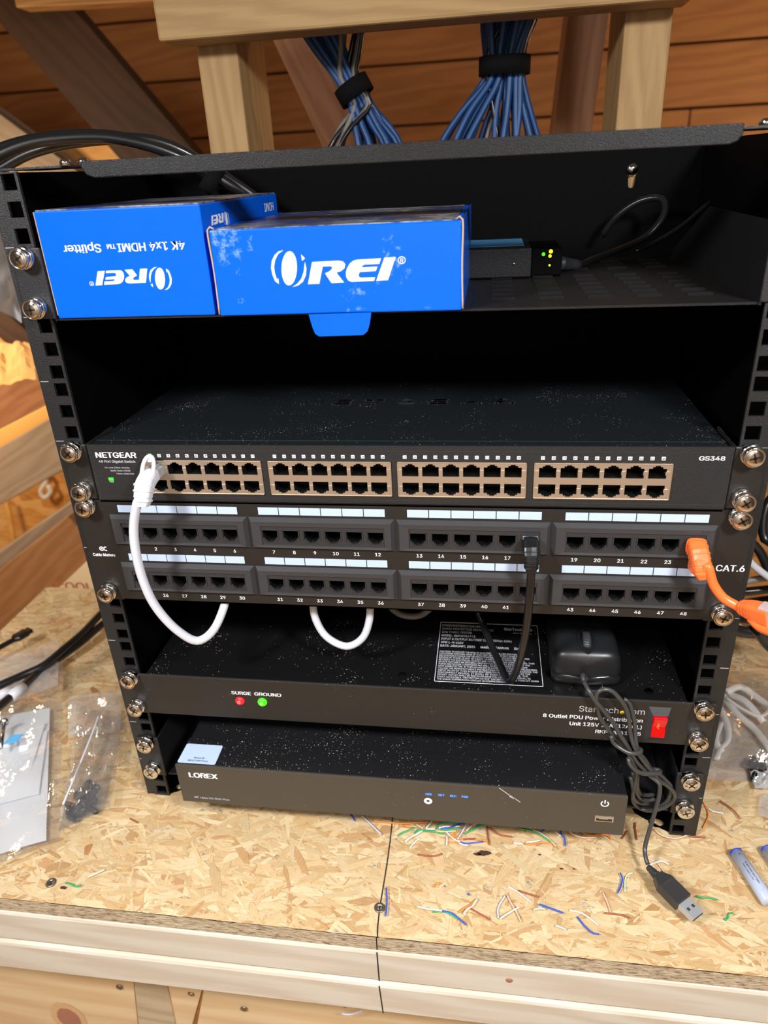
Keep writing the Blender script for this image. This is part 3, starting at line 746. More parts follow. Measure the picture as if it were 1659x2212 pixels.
pc = thing('power_lead', (150, 200, -80), 'thin black lead curling up from the converter box across the rack back', 'cable')
tube_px([(1222,570,160),(1250,572,165),(1280,560,178),(1335,540,190),(1390,515,200),(1425,480,205),(1437,450,210),(1430,430,215),(1405,428,220),(1370,440,225),(1330,470,230),(1300,510,235)], 3.0).build('lead', 'blackcable', pc)
tube_px([(1372,543,200),(1420,520,208),(1470,490,214),(1530,440,222),(1560,420,230)], 2.0).build('thin_lead', 'blackcable', pc)
tube_px([(1208,568,150),(1222,570,158),(1250,572,165)], [5.5, 5.2, 3.8]).build('strain_relief', 'rubber', pc)

# ================================================================== NETWORK SWITCH
sw = thing('network_switch', (0, 100, -224), 'black 48 port network switch with four bright metal port blocks', 'network switch')
zt, zb = -180.2, -224.0
def rj(cx, cz, up, hw=5.75, h0=3.7):
    s = 1 if up else -1
    p = [(-hw,-h0),(hw,-h0),(hw,h0),(3.3,h0),(3.3,h0+1.15),(1.75,h0+1.15),(1.75,h0+2.0),(-1.75,h0+2.0),(-1.75,h0+1.15),(-3.3,h0+1.15),(-3.3,h0),(-hw,h0)]
    q = [(cx+a, cz+s*b) for a, b in p]
    return q if up else q[::-1]
bx = [-180.6, -87.6, 4.6, 97.4]
def p0x(i): return bx[i] + 9.35
mb = MB()
wins = [[(b, -218.2), (b+88.6-(0 if i < 3 else -1), -218.2), (b+88.6-(0 if i < 3 else -1), -191.6), (b, -191.6)] for i, b in enumerate(bx)]
add_plate(mb, [(-222.4, zb), (222.8, zb), (222.8, zt), (-222.4, zt)], wins, 1.8, on_front(-2.0)(1.8)); mb.build('faceplate', 'switchface', sw, bevel=.5)
mb = MB(); mb.box(-220, 220, -.2, 205, zb+.5, zt-.4)
mb2 = MB(); mb2.box(-220, 220, -.2, .2, zt-.5, zt); 
mb = MB()
mb.box(-220, 220, 22, 204, zb+.5, zt-.6); mb.box(-220, 220, -.2, 22, zt-2.2, zt-.6); mb.box(-220, 220, -.2, 22, zb+.5, zb+2); mb.box(-220, -218.5, -.2, 22, zb+2, zt-2.2); mb.box(218.5, 220, -.2, 22, zb+2, zt-2.2)
mb.build('case', 'switchtop', sw)
mb = MB(); mb.box(-220.4, 220.4, 9, 10, zt-.7, zt-.15); mb.build('case_seam', 'switchtop', sw)
mb = MB()      # raised frame line round the printed field
for a in ((-219.3,222.2,-184.4,-184.0),(-219.3,222.2,-221.4,-221.0),(-219.3,-218.9,-221.4,-184),(221.8,222.2,-221.4,-184)):
    mb.box(a[0], a[1], -2.25, -1.9, a[2], a[3])
mb.build('field_border', 'jackframe', sw)
for s_ in (-1, 1):
    a, b = sorted((s_*223.0, s_*243.3)); mb = MB(); mb.box(a, b, -2.2, -.1, zb+.2, zt+.2)
    a, b = sorted((s_*223.0, s_*224.6)); mb.box(a, b, -2.2, 40, zb+.2, zt); mb.build('ear', 'patch', sw, bevel=.8)
# port blocks: metal plates with real openings and sockets behind them
cav = None; portno = 0
for i, b in enumerate(bx):
    wdt = 88.6 if i < 3 else 89.6
    mb = MB(); holes = []
    for k in range(6):
        xc = b+9.3+14.0*k+.15*(i == 3)*k
        holes.append(rj(xc, -198.9, True, 5.7, 3.6)); holes.append(rj(xc, -210.9, False, 5.7, 3.6))
    add_plate(mb, [(b+.3,-217.9),(b+wdt-.3,-217.9),(b+wdt-.3,-191.9),(b+.3,-191.9)], holes, .8, on_front(-2.5)(.8))
    blk = mb.build('port_block', 'portmetal', sw)
    mb = MB()
    for k in range(7):       # little spring tabs between the ports
        xc = b+2.3+14.0*k
        for z in (-198.6, -211.2): mb.box(xc-1.3, xc+1.3, -2.85, -2.45, z-1.2, z+1.2)
    for z in (-192.2, -217.7): mb.box(b+.3, b+wdt-.3, -2.9, -2.4, z-.2, z+.2)
    for xx in (b+.5, b+wdt-.5): mb.box(xx-.2, xx+.2, -2.9, -2.4, -217.9, -191.9)
    tabs = mb.build('spring_tabs', 'portmetal', sw); tabs['kind'] = 'stuff'
    for k in range(6):
        xc = b+9.3+14.0*k+.15*(i == 3)*k
        for up in (True, False):
            zc = -198.9 if up else -210.9; s_ = 1 if up else -1
            if cav is None:
                mb = MB(); h = 5.9; a0, a1 = zc-3.9, zc+5.8
                y0_, y1_ = -1.9, 14
                mb.add([(xc-h,y0_,a0),(xc+h,y0_,a0),(xc+h,y0_,a1),(xc-h,y0_,a1),(xc-h,y1_,a0),(xc+h,y1_,a0),(xc+h,y1_,a1),(xc-h,y1_,a1)], [(0,1,5,4),(1,2,6,5),(2,3,7,6),(3,0,4,7),(4,5,6,7)])
                for q in range(8): mb.add([(xc-4.1+q*1.15, 3, a0+.3), (xc-3.6+q*1.15, 3, a0+.3), (xc-3.6+q*1.15, 9, a0+2.6), (xc-4.1+q*1.15, 9, a0+2.6)], [(0,1,2,3)], 1)
                cav = mb.build('socket', ['hole', 'gold'], sw); c0 = (xc, zc)
            else:
                o = cav.copy(); COL.objects.link(o); o.parent = sw
                o.location = ((xc-c0[0])*MM, 0, (zc-c0[1])*MM)
                if not up:
                    o.rotation_euler = (0, math.pi, 0)
                    px0, pz0 = c0[0]-org(sw).x, c0[1]-org(sw).z
                    o.location = ((xc-org(sw).x+px0)*MM, 0, (zc-org(sw).z+pz0)*MM)
    for k in range(12):
        n = i*12+k+1; xc = b+5.8+7.0*k
        if n == 1:
            mb = MB(); mb.box(xc-1.3, xc+1.3, -2.25, -1.95, -189.4, -186.9); mb.build('number_lamp', 'ledg_dim', sw); continue
        mb = MB(); mb.box(xc-1.25, xc+1.25, -2.12, -1.95, -189.5, -187.1, 0); put_text(mb, str(n), front(xc, -189.0, -2.12), 1.9, 1.4, 'c', 1, bold=.03)
        mb.build('number_tile', ['print', 'ink'], sw)
fy = -2.0
mb = MB(); put_text(mb, 'NETGEAR', front(-217.0, -190.1, fy), 31.8, 4.1, bold=.045); mb.build('maker_lettering', 'print', sw)
mb = MB(); put_text(mb, '48 Port Gigabit Switch', front(-215.6, -194.0, fy), 28.5, 1.9)
for j, t_ in enumerate(('On=Link | Blink=Activity', 'Speed: Green=1000M', 'Yellow=10M/100M')):
    put_text(mb, t_, front(-192.5 if j < 2 else -190, -198.5-j*2.35, fy), (19.5, 15.5, 14)[j], 1.1, 'r')
put_text(mb, 'PWR', front(-209, -209.9, fy), 3.5, 1.1, 'c'); mb.build('small_lettering', 'printdim', sw)
mb = MB(); mb.box(-211.0, -207.2, -2.3, -1.9, -208.3, -206.0); mb.build('power_lamp', 'ledg_dim', sw)
mb = MB(); put_text(mb, 'GS348', front(202.0, -189.4, fy), 16.0, 2.9, bold=.03); mb.build('model_lettering', 'print', sw)
# embossed maker's name on the lid
for j, ch in enumerate('NETGEAR'):
    mb = MB(); vsx, fsx = text_poly(ch, .0)
    x_ = -78+j*26.2
    put_text(mb, ch, top(x_, 95, zt-.6), 17, 11, 'c', lift=.25)
    o = mb.build('embossed_letter', 'switchtop', sw)
    sm = o.modifiers.new('solid', 'SOLIDIFY'); sm.thickness = .0012; sm.offset = 0

# ================================================================== PATCH PANEL
pp = thing('patch_bay', (0, 10, -313), 'black 48 port patch panel with numbered jacks and white label strips', 'patch panel')
cy = -1.9
mods = []
for r_ in range(2):
    for i in range(4):
        fx = -217.5+109.95*i; fz = (-236.3, -278.1)[r_]
        mods.append((r_, i, fx, fz))
mb = MB(); wins = [[(fx+8, fz-20), (fx+101, fz-20), (fx+101, fz-4), (fx+8, fz-4)] for _, _, fx, fz in mods]
cs_ = 4
add_plate(mb, [(-243.3+1,-313.3),(243.3-1,-313.3),(243.3,-312.3),(243.3,-225.6),(242.3,-224.6),(-242.3,-224.6),(-243.3,-225.6),(-243.3,-312.3)], wins, 1.8, on_front(-2.0)(1.8))
mb.build('panel', 'patch', pp, bevel=.5)
mb = MB(); mb.box(-222, 222, -2, 8, -226.0, -224.7); mb.box(-222, 222, -2, 8, -313.3, -312.2); mb.build('folded_edge', 'patch', pp)
cav = None; fw, fh = 108.6, 26.0
for r_, i, fx, fz in mods:
    mb = MB(); A = [(fx, fz), (fx+fw, fz), (fx+fw, fz-fh), (fx, fz-fh)]; c = 2.4
    B = [(fx+c, fz-c), (fx+fw-c, fz-c), (fx+fw-c, fz-fh+c), (fx+c, fz-fh+c)]
    bay = [(fx+9, fz-6.2), (fx+101.5, fz-6.2), (fx+101.5, fz-22), (fx+9, fz-22)]
    v_ = [(a, -2.0, b) for a, b in A]+[(a, -5.4, b) for a, b in B]+[(a, -5.0, b) for a, b in bay]+[(a, -3.8, b) for a, b in bay]
    f_ = []
    for q in range(4):
        e = (q+1) % 4; f_ += [(q, q+4, e+4, e), (q+4, q+8, e+8, e+4), (q+8, q+12, e+12, e+8)]
    mb.add(v_, f_); mb.build('module_frame', 'module', pp)
    mb = MB(); holes = []; js = []
    for k in range(6):
        xc = fx+15.6+15.85*k; zc = fz-13.4
        hh = [(-5.6,3.6),(-5.6,-3.0),(-4.3,-3.0),(-4.3,-4.4),(-3.0,-4.4),(-3.0,-5.7),(-1.7,-5.7),(-1.7,-6.6),(1.7,-6.6),(1.7,-5.7),(3.0,-5.7),(3.0,-4.4),(4.3,-4.4),(4.3,-3.0),(5.6,-3.0),(5.6,3.6)]
        holes.append([(xc+a, zc+b) for a, b in hh]); js.append((xc, zc))
    add_plate(mb, [(bay[3][0], bay[3][1]), (bay[2][0], bay[2][1]), (bay[1][0], bay[1][1]), (bay[0][0], bay[0][1])], holes, 1.4, on_front(-4.2)(1.4)); mb.build('jack_bay', 'jackframe', pp)
    for k, (xc, zc) in enumerate(js):
        if cav is None:
            mb = MB(); h = 5.9; a0, a1 = zc-6.9, zc+3.9; y0_, y1_ = -2.9, 16
            mb.add([(xc-h,y0_,a0),(xc+h,y0_,a0),(xc+h,y0_,a1),(xc-h,y0_,a1),(xc-h,y1_,a0),(xc+h,y1_,a0),(xc+h,y1_,a1),(xc-h,y1_,a1)], [(0,1,5,4),(1,2,6,5),(2,3,7,6),(3,0,4,7),(4,5,6,7)])
            for e in (-1, 1):     # raised rim left and right of the opening, small steps below
                mb.box(xc+e*6.3-.35, xc+e*6.3+.35, -4.75, -4.1, zc-4.2, zc+4.4, 1)
                mb.box(xc+e*4.6-.7, xc+e*4.6+.7, -4.7, -4.1, zc-5.0, zc-4.4, 1); mb.box(xc+e*3.2-.6, xc+e*3.2+.6, -4.7, -4.1, zc-6.4, zc-5.8, 1)
            mb.box(xc-6.5, xc+6.5, -4.75, -4.1, zc+3.75, zc+4.35, 1)
            for q in range(8): mb.add([(xc-4.1+q*1.15, 2, a1-.3), (xc-3.7+q*1.15, 2, a1-.3), (xc-3.7+q*1.15, 9, a1-2.8), (xc-4.1+q*1.15, 9, a1-2.8)], [(0,1,2,3)], 2)
            cav = mb.build('jack', ['hole', 'jackframe', 'gold'], pp); c0 = (xc, zc)
        else:
            o = cav.copy(); COL.objects.link(o); o.parent = pp; o.location = ((xc-c0[0])*MM, 0, (zc-c0[1])*MM)
        n = r_*24+i*6+k+1
        mb = MB(); put_text(mb, str(n), front(xc+.6, (-266.9, -309.1)[r_], cy-.1), None, 2.75, 'c', bold=.025); mb.build('jack_number', 'print', pp)
        x_ = fx+8.2+15.75*k; z_ = (-228.4, -270.3)[r_]
        mb = MB(); mb.box(x_, x_+15.1, -2.3, -2.0, z_-5.9, z_); mb.build('label_strip', 'label', pp)
mb = MB(); put_text(mb, 'CAT.6', front(224.2, -271.6, cy-.1), 19.0, 4.9, bold=.03); mb.build('category_lettering', 'print', pp)
mb = MB(); put_text(mb, 'Cable Matters', front(-239.2, -273.2, cy-.1), 18.6, 2.5, bold=.04)
for cx_, r0, r1 in ((-230.6, 2.0, 1.2), (-230.6, .7, 0.01)):
    a = arc(cx_, -266.5, r0, r0, 0, 360, 24); b = arc(cx_, -266.5, r1, r1, 0, 360, 24); n = len(a)
    mb.add([(p[0], -2.15, p[1]) for p in a+b], [(i, n+i, n+i+1, i+1) for i in range(n-1)])
a = arc(-227.2, -266.5, 2.0, 2.0, 60, 300, 16); b = arc(-227.2, -266.5, 1.1, 1.1, 60, 300, 16); n = len(a)
mb.add([(p[0], -2.15, p[1]) for p in a+b], [(i, n+i, n+i+1, i+1) for i in range(n-1)])
mb.build('maker_mark', 'print', pp)

# ================================================================== POWER STRIP
pd = thing('power_strip', (0, 60, -431), 'black rack power strip with red rocker switch and two round indicator lamps', 'power strip')
zt, zb = -388.8, -431.4
mb = MB(); mb.box(-243.3, 243.3, -2.2, -.1, zb, zt); mb.build('panel', 'pduface', pd, bevel=.9)
mb = MB(); mb.box(-220, 222, -.1, 110, zb+1, zt-.5); mb.build('case', 'pdutop', pd, bevel=.6)
for px_, py_ in ((869,1459),(1402,1494),(1402,1494)):
    c = at(px_, py_, 2, zt); mb = MB(); mb.lathe((c.x, c.y+1, zt-.5), Z, [(3.4, 0), (3.2, .8), (1.5, 1.2)], 18); mb.build('case_screw', 'rackdark', pd)
mb = MB(); put_text(mb, 'SURGE', front(-145, -404.8, -2.2), 17.3, 3.3, bold=.04); put_text(mb, 'GROUND', front(-124.8, -404.8, -2.2), 23.6, 3.3, bold=.04); mb.build('lamp_lettering', 'print', pd); mb = MB()
put_text(mb, '8 Outlet PDU Power Distribution', front(190.6, -410.4, -2.2), 76.6, 3.6, 'r', bold=.03)
put_text(mb, 'Unit 125V 15A (12A UL)', front(190.6, -417.2, -2.2), 55.5, 3.6, 'r', bold=.03)
put_text(mb, 'RKPW081915', front(190.6, -423.9, -2.2), 35.0, 3.4, 'r', bold=.03); mb.build('lettering', 'print', pd)
mb = MB(); put_text(mb, 'StarTech', front(141.5, -402.6, -2.2), 30.0, 5.6, bold=.01); put_text(mb, 'com', front(177.2, -402.6, -2.2), 14.0, 5.6, bold=-.005); mb.build('maker_lettering', 'printdim', pd)
mb = MB(); mb.lathe((174.2, -2.25, -401.4), -Y, [(1.7, 0), (1.7, .12)], 16); mb.build('yellow_dot', 'yellow', pd)
for x_, m_, m2, nm in ((-138.4, 'ledr', 'ringred', 'surge_lamp'), (-118.6, 'ledg', 'ringgreen', 'ground_lamp')):
    mb = MB(); mb.lathe((x_, -2.2, -411.3), -Y, [(3.9, 0), (3.9, .9), (3.2, 2.0), (1.6, 2.7), (.2, 2.9)], 24); o = mb.build(nm, m_, pd)
    mb = MB(); mb.tube([(x_-.9, -4.95, -412.3), (x_-1.0, -5.05, -410.4), (x_+.5, -5.05, -410.0), (x_+1.0, -5.0, -411.4), (x_-.1, -5.05, -412.2)], .28, 6, step=1); mb.build('lamp_core', m2, o)
# rocker switch
fr_ = [(193.6,-394.2),(210.2,-394.2),(210.2,-427.6),(193.6,-427.6)]; inn = [(196.9,-400.2),(207.9,-400.2),(207.9,-422.3),(196.9,-422.3)]
rs = MB(); v_ = [(a,-2.2,b) for a, b in fr_]+[(a,-5.6,b) for a, b in inn]+[(a,-3.0,b) for a, b in inn]
f_ = []
for q in range(4): e = (q+1) % 4; f_ += [(q, q+4, e+4, e), (q+4, q+8, e+8, e+4)]
rs.add(v_, f_+[(8,9,10,11)]); bz = rs.build('switch_bezel', 'module', pd)
mb = MB(); mb.prism([(-2.9,-400.6),(-8.0,-401.6),(-5.2,-411.0),(-5.8,-421.9),(-2.9,-421.9)], (Vector((197.2,0,0)), Y, Z), 10.4); mb.build('rocker', 'redlamp', bz, bevel=.5)
mb = MB(); mb.tube([(200.6, -7.3, -405.8), (201.6, -6.6, -408), (201.2, -6.0, -410.5), (202.2, -5.9, -413)], [.3, .8, .9, .3], 8, step=1); mb.build('lamp_core', 'lampcore', bz)
# rating label printed on the lid
mb = MB(); LX0, LX1, LY0, LY1 = 26.5, 113.6, 8.9, 93
for a in ((LX0,LX1,LY0,LY0+.4),(LX0,LX1,LY1,LY1+.4),(LX0,LX0+.4,LY0,LY1),(LX1,LX1+.4,LY0,LY1)): mb.box(a[0], a[1], a[2], a[3], zt-.5, zt-.35)
head = ['POWER DISTRIBUTION UNIT', 'SURGE PROTECTIVE DEVICE (SPD)', 'SPD TYPE3 TESTED', 'MODEL: RKPW081915', 'INPUT & OUTPUT RATING: 12A, 125Vac 60Hz', 'VPR: L-N 400V', 'DATE: JANUARY, 2025      MADE IN TAIWAN      ID: T']
hw = [36, 46, 27, 30, 62, 20, 70]
for j, t_ in enumerate(head): put_text(mb, t_, top(LX0+2, 86.5-5.1*j, zt-.42), hw[j], 3.0, bold=.02)
body = ['CAUTION: TO REDUCE THE RISK OF ELECTRIC SHOCK, USE ONLY IN DRY','LOCATIONS INDOORS. RISK OF ELECTRIC SHOCK. DO NOT PLUG INTO','RELOCATABLE POWER TAP OR AN EXTENSION CORD. DO NOT INSTALL THIS','DEVICE IF THERE IS NOT AT LEAST 10 METERS (30 FEET) OR MORE','BETWEEN THE ELECTRICAL OUTLET AND THE ELECTRICAL SERVICE PANEL. THIS','DEVICE FEATURES AN INTERNAL PROTECTION THAT WILL DISCONNECT THE','SURGE PROTECTIVE COMPONENT BUT WILL MAINTAIN POWER TO THE LOAD','NOW UNPROTECTED. IF THIS SITUATION IS UNDESIRABLE FOR THE APPLICATION,','FOLLOW THE MANUFACTURER\'S INSTRUCTIONS FOR REPLACING THE DEVICE. THE','INPUT PLUG OF THIS POWER DISTRIBUTION UNIT SERVES AS THE','DISCONNECT DEVICE, IT SHALL BE EASILY ACCESSIBLE. THE','SOCKET-OUTLET SHALL BE INSTALLED NEAR THE EQUIPMENT AND SHALL BE','EASILY ACCESSIBLE. "PROTECTION ACTIVE" LED INDICATOR WILL TURN OFF WHEN','THE SURGE SUPPRESSION CIRCUIT IS COMPROMISED.']
bw = [70,70,76,72,80,76,74,82,82,76,74,76,82,56]
for j, t_ in enumerate(body): put_text(mb, t_, top(LX0+2, 48.2-2.85*j, zt-.42), bw[j], 1.9, bold=.02)
put_text(mb, 'StarTech.com', top(84, 84, zt-.42), 25, 3.6); put_text(mb, 'Hard-to-find made easy', top(92, 79.5, zt-.42), 16, 1.6)
mb.build('rating_label', 'print', pd)

# ================================================================== RECORDER AND ITS SHELF
ls = thing('lower_shelf', (0, 100, -507), 'low black steel shelf under the video recorder', 'shelf')
mb = MB(); mb.box(-222, 222, .3, 230, -507.0, -505.4); mb.build('tray', 'shelf', ls, bevel=.4)
for s_ in (-1, 1):
    a, b = sorted((s_*224.6, s_*223.2)); mb = MB(); mb.prism([(-1,-507),(230,-507),(230,-500),(110,-463),(-1,-462)], (Vector((a, 0, 0)), Y, Z), 1.4); mb.build('side_wall', 'shelf', ls)
    a, b = sorted((s_*223.2, s_*243.8)); mb = MB(); mb.box(a, b, -2.2, -.1, -506.5, -461.4); mb.build('ear', 'ear', ls, bevel=1.0)
nv = thing('video_recorder', (-7, 80, -505), 'flat black video recorder with brownish front resting on the lowest shelf', 'video recorder')
NX0, NX1, NY, NZ0, NZ1 = -194.8, 180.4, -30, -505, -461.9
mb = MB(); mb.box(NX0, NX1, NY, NY+2.2, NZ0, NZ1); mb.build('front_panel', 'nvrface', nv, bevel=.5)
mb = MB(); mb.box(NX0+.4, NX1-.4, NY+2.2, 3, NZ0+.4, NZ1-.1); mb.build('front_case', 'nvrtop', nv, bevel=.4)
mb = MB(); mb.box(NX0+1.2, NX1-1.2, 3, 200, NZ0+.4, NZ1-.8); mb.build('lid', 'nvrtop', nv, bevel=.4)
mb = MB(); P = [(-193.6,-27.2),(-160.9,-26.8),(-159.6,-25.6),(-161.6,-5.6),(-162.8,-4.5),(-194.2,-4.5),(-195.4,-5.6)]
P = [(-193.0,-26.9),(-160.9,-26.9),(-159.9,-26.0),(-160.3,-5.6),(-161.3,-4.7),(-192.6,-4.7),(-193.7,-5.6),(-193.9,-26.0)]
mb.prism(P, (Vector((0,0,NZ1-.12)), X, Y), .2); stx = mb.build('id_sticker', 'sticker', nv)
mb = MB(); put_text(mb, 'Device ID', top(-176.2, -21.5, NZ1+.08), 9.5, 1.7, 'c'); put_text(mb, 'ND032750D7F934B', top(-176.4, -24.8, NZ1+.08), 18, 1.7, 'c'); mb.build('sticker_print', 'ink', stx)
mb = MB(); put_text(mb, 'LOREX', front(-184.0, -475.0, NY), 26.2, 5.4, bold=.06); mb.build('maker_lettering', 'print', nv)
mb = MB(); put_text(mb, '4K', front(-183.6, -499.9, NY), 4.4, 2.3, bold=.06); put_text(mb, 'Ultra HD NVR Plus', front(-177.8, -499.9, NY), 26.5, 2.0); mb.build('product_lettering', 'printdim', nv)
for x_, t_ in ((21,'HDD'),(31.6,'NET'),(41.2,'REC'),(50.6,'PWR')):
    mb = MB(); put_text(mb, t_, front(x_+2.4, -475.6, NY), 5.2, 2.3, 'c', bold=.04); mb.build('status_lamp', 'ledb', nv)
mb = MB(); a = arc(22.8, -482.2, 3.5, 3.5, 0, 360, 24); b = arc(22.8, -482.2, 1.3, 1.3, 0, 360, 24); n = len(a)
mb.add([(p[0], NY-.2, p[1]) for p in a+b], [(i, n+i, n+i+1, i+1) for i in range(n-1)]); mb.build('sensor_ring', 'print', nv)
mb = MB(); a = arc(163.3, -470.7, 3.3, 3.3, 125, 415, 24); b = arc(163.3, -470.7, 2.3, 2.3, 125, 415, 24); n = len(a)
mb.add([(p[0], NY-.2, p[1]) for p in a+b], [(i, n+i, n+i+1, i+1) for i in range(n-1)]); mb.box(162.8, 163.8, NY-.3, NY-.1, -470.5, -466.8); mb.build('power_mark', 'print', nv)
mb = MB(); mb.box(156.9, 171.5, NY-.4, NY+.2, -490.6, -484.8, 0); mb.box(158, 170.4, NY-.5, NY-.3, -489.7, -487.0, 1); mb.box(160, 167, NY-.6, NY-.4, -487.6, -486.6, 0)
mb.build('usb_socket', ['steel', 'chromedark'], nv, bevel=.2)
mb = MB(); sc_ = [at(x, y, 1, NY-.1) for x, y in ((1078,1702),(1098,1716),(1108,1722),(1124,1733))]; poly_line(sc_, .7, -Y, mb); mb.add([sc_[2]+Vector((-2.6,0,1.6)), sc_[2]+Vector((1.5,0,-.9)), sc_[2]+Vector((.6,0,-1.9)), sc_[2]+Vector((-3,0,.1))], [(0,1,2,3)]); mb.build('scratch', 'printdim', nv)

# ================================================================== CABLES AND PLUGS
def boot(mb, pts, prof, mi=0, n=16, sq=.55):
    """rounded-rectangular sleeve: prof = (half width, half height) per point; width runs along X, height across the path"""
    P = [Vector(p) for p in pts]; vs = []
    for i, p in enumerate(P):
        t = (P[min(i+1, len(P)-1)]-P[max(i-1, 0)]).normalized(); u = (X-t*t.x).normalized(); w_ = t.cross(u)
        a, b = prof[i]
        for k in range(n):
            th = 2*math.pi*k/n; c, s = math.cos(th), math.sin(th)
            vs.append(p+u*(math.copysign(abs(c)**sq, c)*a)+w_*(math.copysign(abs(s)**sq, s)*b))
    fs = [(i*n+k, i*n+(k+1) % n, (i+1)*n+(k+1) % n, (i+1)*n+k) for i in range(len(P)-1) for k in range(n)]
    fs += [tuple(range(n))[::-1], tuple((len(P)-1)*n+k for k in range(n))]
    mb.add(vs, fs, mi, False); return mb
# white patch cable
wc = thing('patch_cable', (-170, -20, -230), 'white patch cable from the first switch port looping down to jack 29', 'network cable')
JX, JZ = bx[0]+9.3, -198.9
mb = MB(); mb.box(JX-5.5, JX+5.5, -15.5, 10, JZ-3.4, JZ+3.4); mb.box(JX-3, JX+3, -13, 3, JZ+3.4, JZ+4.8); mb.build('plug', 'clearplug', wc, bevel=.4)
mb = MB(); bp = [(JX, -12.0, JZ), (JX-.2, -17, JZ-.6), (JX-.4, -22, JZ-2.4), (JX-.6, -25.5, JZ-5.5), (JX-.8, -28, JZ-9.5), (JX-1.0, -29.4, JZ-13.5), (JX-1.2, -30, JZ-16.5)]
pr = [(6.2,5.0),(6.5,5.0),(6.4,5.1),(6.3,5.0),(6.0,4.7),(5.2,4.2),(4.0,3.7)]
boot(mb, bp, pr); mb.build('boot', 'white', wc, bevel=.3)
mb = MB()
for k, f in enumerate((.44, .56, .68, .80)):
    i = f*6; a = Vector(bp[int(i)]).lerp(Vector(bp[int(i)+1]), i % 1); j = min(6, int(i)+1)
    d_ = (Vector(bp[j])-Vector(bp[int(i)])).normalized()
    boot(mb, [a-d_*.7, a+d_*.7], [(pr[j][0]+.8, pr[j][1]+.9)]*2)
mb.build('boot_rib', 'white', wc, bevel=.3)
mb = MB()      # latch guard: a hooped tongue standing up over the plug
g0 = Vector((JX, -14, JZ+4.5)); g1 = Vector((JX, -9.5, JZ+11.5))
mb.tube([g0+Vector((-4.3,-6,-6)), g0+Vector((-4.2,-2,0)), g0+Vector((-3.9,1.5,4.5)), g1+Vector((-2.4,-.5,.4)), g1+Vector((0,.3,1.5)), g1+Vector((2.4,-.5,.4)), g0+Vector((3.9,1.5,4.5)), g0+Vector((4.2,-2,0)), g0+Vector((4.3,-6,-6))], [1.7,1.6,1.4,1.5,1.6,1.5,1.4,1.6,1.7], 10, step=2.5)
mb.add([g1+Vector((-3.0,.9,-2.6)), g1+Vector((3.0,.9,-2.6)), g1+Vector((2.6,1.3,1.8)), g1+Vector((-2.6,1.3,1.8)), g1+Vector((-3.0,-.9,-2.6)), g1+Vector((3.0,-.9,-2.6)), g1+Vector((2.6,-.4,1.8)), g1+Vector((-2.6,-.4,1.8))], [(0,1,2,3),(7,6,5,4),(0,3,7,4),(1,5,6,2),(3,2,6,7),(0,4,5,1)])
mb.build('latch_guard', 'white', wc)
pth = [Vector((JX-1.2, -30, JZ-15.5)), at(298,1082,1,-30.5), at(289,1135,1,-31), at(293,1190,1,-32), at(308,1250,1,-32), at(333,1305,1,-31), at(372,1352,1,-28), at(415,1382,1,-23), at(440,1380,1,-18), at(463,1358,1,-10), at(480,1322,1,0), at(489,1290,1,5), at(492,1262,1,9)]
mb = MB(); mb.tube(pth, 3.35, 14, step=4); mb.build('jacket', 'whitecable', wc)
def hidden_loop(name, pts, r, m_, lab):
    o = thing(name, at(*pts[0][:2], 1, pts[0][2]), lab, 'network cable')
    tube_px(pts, r, 4, 12).build('jacket', m_, o); return o
hidden_loop('patch_cable', [(672,1255,22),(675,1290,21),(681,1335,19),(705,1375,17),(748,1396,15),(783,1378,16),(798,1338,18),(799,1290,20),(797,1255,22)], 3.1, 'whitecable', 'white network cable loop hanging under jacks 33 to 35 of the patch panel')
hidden_loop('patch_cable', [(825,1265,75),(842,1308,74),(868,1328,72),(905,1330,72),(930,1312,74),(945,1280,75)], 2.9, 'greywire', 'dim pale cable loop deep behind the patch panel, below jacks 36 and 37')
# black patch cable in jack 18
JX, JZ = -217.5+109.95*2+15.6+15.85*5, -236.3-13.4
kc_ = thing('patch_cable', (JX, -20, -260), 'black patch cable plugged into jack 18 and hanging over the power strip', 'network cable')
mb = MB(); mb.box(JX-5.4, JX+5.4, -9, 8, JZ-3.4, JZ+3.4); mb.build('plug', 'clearplug', kc_, bevel=.3)
bp = [(JX, -6.0, JZ), (JX+.1, -10.5, JZ-.4), (JX+.3, -14, JZ-2.2), (JX+.5, -16.6, JZ-5.5), (JX+.6, -18.0, JZ-9.5), (JX+.6, -18.6, JZ-13.5), (JX+.6, -18.8, JZ-17)]
pr = [(5.8,4.6),(6.0,4.8),(5.9,4.8),(5.6,4.6),(5.0,4.2),(4.4,3.8),(3.5,3.2)]
mb = MB(); boot(mb, bp, pr); mb.build('boot', 'blackcable', kc_, bevel=.3)
mb = MB()
for f in (.42, .52, .62, .72, .82):
    i = f*6; a = Vector(bp[int(i)]).lerp(Vector(bp[int(i)+1]), i % 1); j = min(6, int(i)+1); d_ = (Vector(bp[j])-Vector(bp[int(i)])).normalized()
    boot(mb, [a-d_*.45, a+d_*.45], [(pr[j][0]+.7, pr[j][1]+.8)]*2)
mb.build('boot_rib', 'blackcable', kc_, bevel=.2)
mb = MB(); mb.tube([Vector((JX+.6, -18.8, JZ-16)), at(1147,1245,1,-18), at(1143,1300,1,-16), at(1137,1355,1,-12), at(1127,1410,1,-6), at(1113,1455,1,3), at(1102,1470,1,7), at(1092,1462,1,12), at(1080,1435,1,22), at(1062,1395,1,38), at(1044,1350,1,54), at(1030,1315,1,62), at(1022,1280,1,68)], 3.0, 12, step=4); mb.build('jacket', 'blackcable', kc_)
